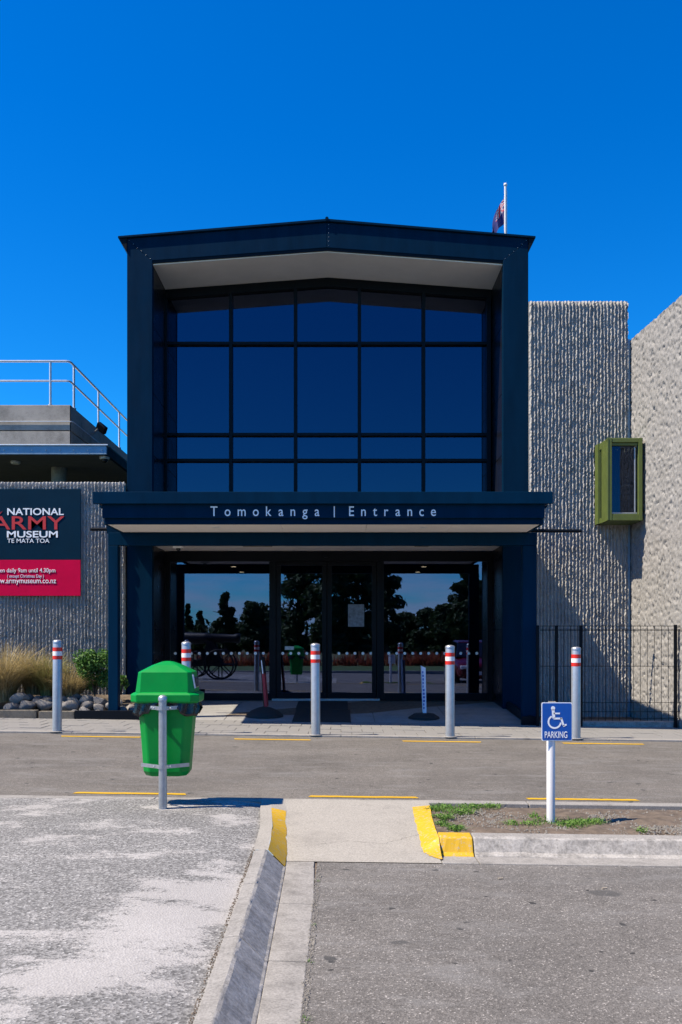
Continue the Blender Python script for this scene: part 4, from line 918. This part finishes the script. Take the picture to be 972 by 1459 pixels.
m_ = MB(); m_.hexa([(ox+.2255, ccy-.115, z_(982)), (ox+.2295, ccy-.115, z_(982)), (ox+.2295, ccy-.07, z_(982)), (ox+.2255, ccy-.07, z_(982))], [(ox+.206, ccy-.115, z_(962)), (ox+.212, ccy-.115, z_(962)), (ox+.212, ccy-.07, z_(962)), (ox+.206, ccy-.07, z_(962))]); link('sticker', m_.mesh('sticker'), 'white_tape', lid)
# bag skirt with folds, hanging in points at the corners
n = 120; rows_ = 7; m_ = MB()
for r_ in range(rows_):
    t = r_/(rows_-1)
    for k in range(n):
        a = k/n*6.283; sq = (abs(math.cos(a))**6+abs(math.sin(a))**6)**(-1/6)
        cornerness = min(1, (sq-1)/.12); drop = .018+.070*cornerness**1.5+.008*math.sin(a*7)+.006*math.sin(a*13+1)
        rad = (.254+.012*math.sin(a*17+2*t)*t+.008*math.sin(a*41+5*t)+.010*t*cornerness)*min(sq, 1.10)
        m_.v.append((ox+rad*.935*math.cos(a), ccy+rad*.65*math.sin(a), z_(1000)-drop*t*1.25))
m_.f = [(i*n+j, i*n+(j+1) % n, (i+1)*n+(j+1) % n, (i+1)*n+j) for i in range(rows_-1) for j in range(n)]
o = link('bag', m_.mesh('bag'), 'bag_black', BN, smooth=True); sm = o.modifiers.new('solid', 'SOLIDIFY'); sm.thickness = .003
# clamps
def clamp(z, hw, ybk):
    m_ = MB(); hh = .014; t = .004
    pts = [(-hw, ybk-.001), (-hw*.45, min(ybk-.018, .02)), (-.048, -.004), (-.036, -.018), (-.02, -.031), (0, -.036), (.02, -.031), (.036, -.018), (.048, -.004), (hw*.45, min(ybk-.018, .02)), (hw, ybk-.001)]
    for p, q in zip(pts[:-1], pts[1:]):
        m_.hexa([(p[0], p[1]-t, z-hh), (q[0], q[1]-t, z-hh), (q[0], q[1], z-hh), (p[0], p[1], z-hh)], [(p[0], p[1]-t, z+hh), (q[0], q[1]-t, z+hh), (q[0], q[1], z+hh), (p[0], p[1], z+hh)])
    for x in (-.062, .062, -hw*.72, hw*.72):
        m_.lathe([(.008, 0), (.008, -.008), (.004, -.010)], (x, (-.012 if abs(x) < .07 else ybk-.022), z), 8, 'y')
    return link('clamp', m_.mesh('clamp'), 'steel_galv', BN)
clamp(z_(1009), .125, ccy-.150); clamp(z_(1092), .185, ccy-.124)

# ------------------------------------------------------------ parking sign
D = 6.5; sx_p = XX(785, D); SG = thing('parking_sign', 'blue wheelchair parking sign on a white post in the verge', 'sign', (sx_p, D, g(sx_p, -.02)), False); z_ = lambda py: (1171-py)/(F/D)
m_ = MB(); m_.lathe([(.0305, -.05), (.0305, z_(1001)), (.026, z_(999)), (.02, z_(998))], n=24); link('post', m_.mesh('post'), 'white_paint', SG, auto=40)
q = F/D; ax, bx_ = (770-785)/q, (813.5-785)/q; az, bz_ = z_(1051.5), z_(997); yf = -.036
def rrect(x0, x1, z0, z1, r, y0, y1):
    poly = []
    for cx, cz, a0 in ((x1-r, z0+r, -90), (x1-r, z1-r, 0), (x0+r, z1-r, 90), (x0+r, z0+r, 180)):
        for k in range(5): a = R(a0+90*k/4); poly.append((cx+r*math.cos(a), cz+r*math.sin(a)))
    m_ = MB(); m_.prism(poly, y0, y1); return m_
link('panel', rrect(ax, bx_, az, bz_, .012, yf-.003, yf).mesh('panel'), 'letter_white', SG)
link('blue_field', rrect(ax+.006, bx_-.006, az+.006, bz_-.006, .009, yf-.0045, yf-.0032).mesh('blue_field'), 'sign_blue', SG)
yw = yf-.006
def zx(px, py): return ((px-785)/q, z_(py))
m_ = MB(); hx, hz = zx(786.3, 1005.3); m_.lathe([(.0150, 0), (.0150, .0012)], (hx, yw, hz), 20, 'y')
def bar(p, q_, w):
    a = Vector(zx(*p)); b = Vector(zx(*q_)); d = (b-a).normalized(); n = Vector((-d.y, d.x))*w/2; m_.prism([tuple(a-n), tuple(b-n), tuple(b+n), tuple(a+n)], yw, yw+.0012)
bar((786.3, 1007), (787.5, 1019.5), .020); bar((787, 1012.6), (796, 1012.6), .011); bar((787, 1019.8), (798.5, 1019.8), .013); bar((797.5, 1018.6), (801.5, 1030.5), .014); bar((800.5, 1030.8), (805.5, 1028.2), .012)
cx_, cz_ = zx(788.5, 1024.5); vs = []; fs = []
for k in range(33):
    a = R(118+k/32*235); 
    for rr in (.0385, .051): vs.append((cx_+rr*math.cos(a), yw, cz_+rr*math.sin(a)))
for k in range(32): fs.append((2*k, 2*k+2, 2*k+3, 2*k+1))
m_.add(vs, fs); link('wheelchair_symbol', m_.mesh('wheelchair_symbol'), 'letter_white', SG)
me, c = textmesh('PARKING', .05, .001, .0004); place(me, c, zx(774.5, 0)[0], zx(806.5, 0)[0], z_(1047.5), z_(1038), yw); link('lettering', me, 'letter_white', SG)
m_ = MB(); m_.box(-.02, .03, -.034, -.006, z_(998), z_(996)); link('bracket', m_.mesh('bracket'), 'vent_tan', SG)
for z in (z_(1040), z_(1006)):
    m_ = MB(); m_.lathe([(.033, z-.012), (.033, z+.012)], n=20); link('clamp', m_.mesh('clamp'), 'steel_galv', SG)

# ------------------------------------------------------------ porch things: mats, small signs
def on_floor(px, py):
    D = 15.
    for _ in range(20): x = XX(px, D); D = (EYE-zf(x, D))*F/(py-HY)
    return x, D
def matobj(px0, px1, py0, py1, lab, lift):
    (a, ya), (b_, yb) = on_floor(px0, py1), on_floor(px1, py1); (c_, yc), (d_, yd) = on_floor(px0+6, py0), on_floor(px1-6, py0); m_ = MB()
    qd = [(a, ya), (b_, ya), (b_, yc), (a, yc)]; m_.hexa([(x, y, zf(x, y)+lift) for x, y in qd], [(x, y, zf(x, y)+.012+lift) for x, y in qd])
    tag(link('doormat', m_.mesh('doormat'), 'rubber_black', bevel=.003), lab, 'doormat', 'doormats before the doors')
matobj(416, 500, 1011.5, 1028.5, 'larger black doormat nearest the road before the doors', .001); matobj(421, 496, 1000, 1011, 'smaller black doormat touching the glass doors', .001)
x, y = on_floor(377, 1021)
T = thing('leaning_panel_sign', 'narrow dark red and black sign panel leaning on a black domed rubber base', 'sign', (x, y, zf(x, y)), False)
m_ = MB(); m_.lathe([(.31, 0), (.30, .03), (.22, .10), (.10, .15), (.03, .165)], n=28); link('base', m_.mesh('base'), 'rubber_black', T, auto=40)
m_ = MB(); m_.tube((0, 0, .16), (-.06, .0, 1.05), .018, n=10); link('pole', m_.mesh('pole'), 'black_frame', T)
m_ = MB(); m_.hexa([(.005, -.05, .16), (.045, -.045, .16), (.045, .28, .16), (.005, .28, .16)], [(-.04, -.05, .70), (-.0, -.045, .70), (-.0, .28, .70), (-.04, .28, .70)]); pn = link('panel', m_.mesh('panel'), 'sign_dull_red', T, bevel=.003)
m_ = MB(); m_.hexa([(-.04, -.05, .702), (-.0, -.045, .702), (-.0, .28, .702), (-.04, .28, .702)], [(-.065, -.05, .97), (-.022, -.045, .97), (-.022, .28, .97), (-.065, .28, .97)]); link('upper_panel', m_.mesh('upper_panel'), 'black_frame', T, bevel=.003)
m_ = MB(); m_.hexa([(-.030, -.055, .70), (-.014, -.055, .70), (-.014, -.051, .70), (-.030, -.051, .70)], [(-.054, -.055, .92), (-.042, -.055, .92), (-.042, -.051, .92), (-.054, -.051, .92)]); link('panel_print', m_.mesh('panel_print'), 'letter_white', pn)
x, y = on_floor(604, 1024)
T = thing('leaning_panel_sign', 'narrow blue and white sign panel standing on a flat black rubber base', 'sign', (x, y, zf(x, y)), False)
m_ = MB(); m_.lathe([(.26, 0), (.25, .03), (.16, .085), (.03, .10)], n=8); link('base', m_.mesh('base'), 'rubber_black', T)
m_ = MB(); m_.hexa([(-.02, -.06, .08), (.04, -.055, .08), (.045, .26, .08), (.0, .26, .08)], [(-.045, -.06, .86), (.025, -.055, .83), (.03, .26, .83), (-.03, .26, .86)]); pn = link('panel', m_.mesh('panel'), 'letter_pale', T, bevel=.004)
m_ = MB()
for k in range(11):
    z = .16+k*.058; w = random.uniform(.015, .032); xx = -.012-(z-.1)*.033; m_.box(xx-.0, xx+w, -.066, -.061, z, z+.036)
link('panel_print', m_.mesh('panel_print'), 'sign_blue', pn)

# ------------------------------------------------------------ garden at left
def slp(a, b_, lab, m):
    m_ = MB(); x0_, x1_ = XX(a, 14), XX(b_, 14); m_.box(x0_, x1_, 13.96, 14.09, -.05, g((x0_+x1_)/2)+.125); o = link('timber_sleeper', m_.mesh('timber_sleeper'), m, bevel=.01); tag(o, lab, 'timber edging', 'timber sleepers edging the garden')
slp(-120, 53, 'weathered greenish timber sleeper at the left edge of the garden', 'timber_weathered'); slp(56, 107, 'shorter pale timber sleeper beside the black post plinth', 'timber_weathered')
rockmeshes = []
for k in range(8):
    bm = bmesh.new(); bmesh.ops.create_icosphere(bm, subdivisions=3, radius=1)
    pl = [(Vector((random.gauss(0, 1), random.gauss(0, 1), random.gauss(0, .8))).normalized(), random.uniform(.55, .85)) for _ in range(9)]
    for v in bm.verts:
        p = v.co.copy()
        for nrm, dd in pl:
            e_ = p.dot(nrm)-dd
            if e_ > 0: p -= nrm*e_*.92
        p *= 1+.05*math.sin(9*v.co.x+k)*math.cos(7*v.co.y); v.co = (p.x*random.choice([1]), p.y*.8, p.z*.62)
    me = bpy.data.meshes.new('rock'); bm.to_mesh(me); bm.free(); me.materials.append(MATS['rock_grey' if k % 3 else 'rock_pale']); me.polygons.foreach_set('use_smooth', [True]*len(me.polygons)); rockmeshes.append(me)
def rock(x, y, z, s, lab='grey river boulder in the pile edging the garden', grp='boulders along the garden edge'):
    o = bpy.data.objects.new('boulder', random.choice(rockmeshes)); COL.objects.link(o); o.location = (x, y, z); o.scale = (s, s, s*random.uniform(.8, 1.1)); o.rotation_euler = (random.gauss(0, .25), random.gauss(0, .25), random.uniform(0, 6.28)); tag(o, lab, 'boulder', grp)
ORD = ['first', 'second', 'third', 'fourth', 'fifth', 'sixth', 'seventh', 'eighth', 'ninth', 'tenth', 'eleventh', 'twelfth', 'thirteenth', 'fourteenth', 'fifteenth', 'sixteenth', 'seventeenth', 'eighteenth', 'nineteenth', 'twentieth']
for row, (yy, zz, s0) in enumerate(((14.22, .12, .13), (14.36, .22, .14), (14.52, .30, .14), (14.72, .33, .13))):
    x = -5.35+row*.07; k = 0
    while x < -3.62:
        s = s0*random.uniform(.6, 1.3)
        if not (x > -4.25 and row == 3):
            rock(x, yy+random.uniform(-.05, .05), zz+random.uniform(-.03, .04), s, '%s %s boulder from the left in the %s row of the garden pile' % (ORD[k], 'large' if s > s0*1.05 else 'small' if s < s0*.8 else 'medium', ['front', 'second', 'third', 'back'][row])); k += 1
        x += s*1.45
for i, (x, y, s) in enumerate(((-3.47, 14.22, .12), (-3.27, 14.25, .13), (-3.22, 14.5, .12), (-3.42, 14.5, .14))): rock(x, y, .17, s, ['front left', 'front right', 'rear right', 'rear left'][i]+' boulder behind the left post plinth beside the porch', 'boulders behind the left plinth')
for k in range(9): rock(3.12+random.uniform(-.05, .05), 14.25+k*.17, .05, random.uniform(.06, .09), '%s small pale stone from the front beside the right plinth' % ORD[k], 'stones behind the right plinth')
mb = MB(); mb.hexa([(-12, 14.1, -.1), (-3.12, 14.1, -.1), (-3.12, 15.7, -.1), (-12, 15.7, -.1)], [(-12, 14.1, .04), (-3.12, 14.1, .04), (-3.12, 15.7, .34), (-12, 15.7, .34)]); struct(link('garden_soil', mb.mesh('garden_soil'), 'soil'))
def tussock(px, py, D, h, sp_, n, m, lab):
    x = XX(px, D); m_ = tuftmesh(int(n*.6), sp_, h*1.22, .012, .85, seg=5); o = link('tussock_grass', m_.mesh('tussock_grass'), m); o.location = (x, D, ZZ(py, D)); tag(o, lab, 'grass clump', 'tussock grasses in the garden')
tussock(6, 1000, 14.75, .95, .16, 2600, 'tussock', 'big dry straw coloured tussock at the left picture edge')
tussock(48, 990, 15.15, .72, .14, 1500, 'tussock', 'dry tussock behind the leftmost bollard')
tussock(68, 992, 14.95, .70, .12, 1500, 'tussock_green', 'greenish tussock just left of the leafy shrub')
tussock(100, 1000, 14.75, .58, .13, 2000, 'tussock', 'dry golden tussock in front of the leafy shrub')
tussock(-60, 1000, 14.8, .9, .16, 2000, 'tussock_green', 'greenish tussock beyond the left picture edge')
def shrub(x, y, z, rx, rz_, n, lab):
    T = thing('leafy_shrub', lab, 'shrub', (x, y, z), False)
    m_ = MB()
    for _ in range(9): a = random.uniform(0, 6.28); m_.path([(0, 0, 0), (rx*.3*math.cos(a), rx*.3*math.sin(a), rz_*.8), (rx*.7*math.cos(a), rx*.6*math.sin(a), rz_*1.5)], [.012, .008, .004], 6)
    link('stem', m_.mesh('stem'), 'bark', T)
    m_ = MB()
    for _ in range(16):
        c = Vector((random.uniform(-.6, .6)*rx, random.uniform(-.6, .6)*rx, random.uniform(.45, 1.6)*rz_)); l_ = leafclump(n//16, rx*.42, rx*.4, rz_*.36, .030, .5, 0); m_.add([(v[0]+c.x, v[1]+c.y, v[2]+c.z) for v in l_.v], l_.f)
    link('foliage', m_.mesh('foliage'), 'leaf_green', T)
shrub(XX(135, 14.7), 14.7, ZZ(992, 14.7), .33, .43, 3600, 'bright green leafy shrub left of the porch post')
shrub(XX(172, 15.2), 15.2, ZZ(990, 15.2), .14, .2, 500, 'small green shrub between the post and the entrance wall')

# ------------------------------------------------------------ behind the viewer (seen mirrored in the glass)
mb = MB(); mb.add([(-60, -17, -.17), (60, -17, -.17), (60, -4.3, -.17), (-60, -4.3, -.17)], [(0, 1, 2, 3)]); struct(link('lawn', mb.mesh('lawn'), 'lawn'))
mb = MB(); mb.box(-60, 60, -4.35, -4.2, -.3, -.02); struct(link('far_kerb', mb.mesh('far_kerb'), 'kerb_concrete', bevel=.01))
mb = MB()
for _ in range(9): 
    pass
t_ = tuftmesh(26, .4, .9, .09, .8, seg=3)
for k in range(330):
    x = random.uniform(-30, 30); y = -17.5+random.uniform(-.8, .8); s = random.uniform(.8, 1.15); mb.add([(v[0]*s+x, v[1]*s+y, v[2]*s-.18) for v in t_.v], t_.f)
o = link('flax_planting', mb.mesh('flax_planting'), 'flax_red'); o['kind'] = 'stuff'; o['label'] = 'bed of low red leaved flax beyond the lawn'
def tree(x, y, h, w, kind, lab, n=9000, trunk=.22):
    T = thing('conifer_tree' if kind == 'c' else 'broadleaf_tree', lab, 'tree', (x, y, -.2), False)
    m_ = MB(); m_.path([(0, 0, 0), (.1, .05, h*.35), (-.05, .1, h*.7), (0, 0, h*.9)], [trunk, trunk*.75, trunk*.45, trunk*.1], 9)
    for _ in range(10):
        a = random.uniform(0, 6.28); z = random.uniform(.25, .8)*h; m_.path([(0, 0, z), (w*.25*math.cos(a), w*.25*math.sin(a), z+h*.06), (w*.42*math.cos(a), w*.42*math.sin(a), z+h*.08)], [trunk*.35, trunk*.2, trunk*.06], 6)
    link('trunk', m_.mesh('trunk'), 'bark', T); m_ = MB(); nc = 60
    for _ in range(nc):
        t = random.uniform(.06, 1) if kind == 'c' else random.uniform(.10, .97)
        prof = (1-t)**.8*1.15 if kind == 'c' else math.sin(math.pi*min(1, .1+t*.85))**.6
        a = random.uniform(0, 6.28); rr = w/2*prof*random.uniform(.3, .95); c = Vector((rr*math.cos(a), rr*math.sin(a), t*h)); cs = w*(.13 if kind == 'c' else .17)*random.uniform(.7, 1.3)*(.5+prof)
        l_ = leafclump(n//nc, cs, cs, cs*.6, .22, .3, 0); m_.add([(v[0]+c.x, v[1]+c.y, v[2]+c.z) for v in l_.v], l_.f)
    link('crown', m_.mesh('crown'), 'leaf_dark', T)
def TR(px, top, Dm, wpx, kind, lab, **k): tree(XX(px, Dm), 2*YG-Dm, (HY-top)*Dm/F+EYE+.2, wpx*Dm/F, kind, lab, **k)
TR(322, 845, 92, 46, 'c', 'tallest conifer mirrored in the left pane'); TR(285, 870, 100, 26, 'c', 'short conifer at the left of the mirrored row'); TR(268, 862, 98, 20, 'c', 'slim conifer at the left end of the mirrored row')
TR(362, 857, 90, 44, 'b', 'rounded tree right of the tallest mirrored conifer'); TR(392, 866, 95, 30, 'b', 'small rounded tree beside the mirrored gum trees')
TR(425, 790, 66, 62, 'b', 'tall gum tree mirrored in the left door', n=6000); TR(468, 783, 63, 60, 'b', 'tall gum tree mirrored between the two doors', n=6000); TR(510, 786, 65, 62, 'b', 'tall gum tree mirrored in the right door', n=6000); TR(549, 800, 68, 46, 'b', 'gum tree at the right end of the mirrored grove', n=5000)
TR(580, 872, 80, 46, 'b', 'low bushy tree mirrored in the right pane'); TR(612, 868, 78, 50, 'b', 'middle bushy tree mirrored in the right pane'); TR(640, 862, 76, 50, 'b', 'taller bushy tree mirrored in the right pane'); TR(668, 815, 60, 50, 'b', 'tall dark tree mirrored at the right jamb'); TR(720, 850, 60, 60, 'b', 'broad tree right of the mirrored grove'); TR(220, 860, 90, 50, 'b', 'broad tree left of the mirrored conifers')
for i, (x, y, h, w) in enumerate([(-26, -48, 7, 8), (-34, -44, 9, 9), (18, -40, 7, 8), (26, -44, 9, 9)]): tree(x, y, h, w, 'b', ['broad tree far out on the left behind the lawn', 'tallest broad tree at the far left of the lawn', 'broad tree on the right side behind the lawn', 'outermost broad tree at the right of the lawn'][i])
mw = MB(); l_ = leafclump(420, 2.6, 1.6, 1.3, .34, .3, 0)
for k in range(64):
    x = -62+k*2+random.uniform(-1, 1); y = -66+random.uniform(-4, 4); q = random.uniform(.8, 1.5); mw.add([(v[0]+x, v[1]+y, v[2]*q+1.2*q-.2) for v in l_.v], l_.f)
o = link('far_wood', mw.mesh('far_wood'), 'leaf_dark'); o['kind'] = 'stuff'; o['label'] = 'low dark belt of bushes beyond the lawn'
# cannon on the footpath left of the view
CX, CY = -4.15, 5.5; CA = thing('cannon', 'black iron cannon on spoked wheels, mirrored in the left pane', 'cannon', (CX, CY, g(CX)), False)
m_ = MB(); m_.lathe([(.0, -1.02), (.05, -1.0), (.06, -.93), (.03, -.90), (.17, -.86), (.19, -.8), (.17, -.2), (.175, -.18), (.15, -.1), (.125, .72), (.15, .80), (.16, .88), (.13, .93), (.07, .93), (.07, .90)], (0, 0, 1.30), 26, 'x'); link('barrel', m_.mesh('barrel'), 'cannon_iron', CA, auto=40)
for s in (-.28, .28):
    m_ = MB(); m_.hexa([(-.62, s-.03, .42), (.42, s-.03, .42), (.42, s+.03, .42), (-.62, s+.03, .42)], [(-.5, s-.03, .62), (.34, s-.03, .62), (.34, s+.03, .62), (-.5, s+.03, .62)]); m_.hexa([(-.28, s-.03, .62), (.30, s-.03, .62), (.30, s+.03, .62), (-.28, s+.03, .62)], [(-.08, s-.03, 1.22), (.10, s-.03, 1.22), (.10, s+.03, 1.22), (-.08, s+.03, 1.22)]); link('carriage_cheek', m_.mesh('carriage_cheek'), 'cannon_iron', CA)
for x in (-.5, .3):
    m_ = MB(); m_.tube((x, -.42, .47), (x, .42, .47), .035, n=10); link('axle', m_.mesh('axle'), 'cannon_iron', CA)
    for s in (-.38, .38):
        r_ = .46 if x > 0 else .40; m_ = MB(); pts = [(x+r_*math.cos(t*math.pi/14), s, .47+r_*math.sin(t*math.pi/14)) for t in range(29)]; m_.path(pts, .028, 8); m_.lathe([(.06, -.05), (.06, .05)], (x, s, .47), 12, 'y')
        for k in range(8): a = k*math.pi/4; m_.tube((x, s, .47), (x+r_*math.cos(a), s, .47+r_*math.sin(a)), .018, n=6)
        link('wheel', m_.mesh('wheel'), 'cannon_iron', CA)
# parked car right of the view
KX, KY = 4.58, 5.15; KR = thing('parked_car', 'dark red hatchback parked nose to the kerb, mirrored at the right jamb', 'car', (KX, KY, g(KX, CP)), False)
def ring(y, hw, z0, z1, top): return [(-hw*.9, y, z0), (hw*.9, y, z0), (hw, y, z0+.12), (hw, y, z1-.12), (hw*top, y, z1), (-hw*top, y, z1), (-hw, y, z1-.12), (-hw, y, z0+.12)]
o = link('body', loft([ring(0, .62, .28, .62, .9), ring(-.12, .76, .2, .72, .9), ring(-.5, .82, .18, .82, .88), ring(-1.1, .84, .18, .93, .88), ring(-2.6, .85, .18, .95, .9), ring(-3.6, .83, .2, .98, .88), ring(-3.95, .74, .26, .9, .85)]).mesh('body'), 'car_red', KR, smooth=True); sb = o.modifiers.new('sub', 'SUBSURF'); sb.levels = 2; sb.render_levels = 2
def ring2(y, hw, z0, z1, top): return [(-hw, y, z0), (hw, y, z0), (hw*top, y, z1), (-hw*top, y, z1)]
cb = link('cabin', loft([ring2(-1.0, .74, .88, .92, .98), ring2(-1.75, .74, .88, 1.38, .78), ring2(-3.0, .74, .88, 1.44, .78), ring2(-3.75, .72, .88, 1.05, .9)]).mesh('cabin'), 'dome_dark', KR, bevel=.04, seg=3)
m_ = MB(); m_.hexa([(-.58, -1.78, 1.37), (.58, -1.78, 1.37), (.58, -3.1, 1.43), (-.58, -3.1, 1.43)][::-1], [(-.55, -1.82, 1.41), (.55, -1.82, 1.41), (.55, -3.05, 1.47), (-.55, -3.05, 1.47)][::-1]); link('roof', m_.mesh('roof'), 'car_red', KR, bevel=.02)
for y in (-.78, -3.2):
    for s in (-1, 1):
        m_ = MB(); m_.lathe([(.2, -.09), (.3, -.09), (.31, -.07), (.31, .07), (.3, .09), (.2, .09)], (s*.76, y, .31), 24, 'x'); w_ = link('wheel', m_.mesh('wheel'), 'tyre', KR, auto=40)
        m_ = MB(); m_.lathe([(.05, -.095), (.2, -.095), (.2, .095), (.05, .095)], (s*.765, y, .31), 16, 'x'); link('rim', m_.mesh('rim'), 'steel_galv', w_)
for s in (-1, 1):
    m_ = MB(); m_.box(s*.58-.13, s*.58+.13, -.16, -.035, .52, .64); link('headlight', m_.mesh('headlight'), 'white_tape', KR, bevel=.03)
m_ = MB(); m_.box(-.26, .26, -.02, .005, .34, .45); link('number_plate', m_.mesh('number_plate'), 'white_tape', KR)
m_ = MB(); m_.box(-.42, .42, -.10, -.002, .48, .56); link('grille', m_.mesh('grille'), 'dome_dark', KR)

for o in list(S.objects):
    if '_w' in o: del o['_w']
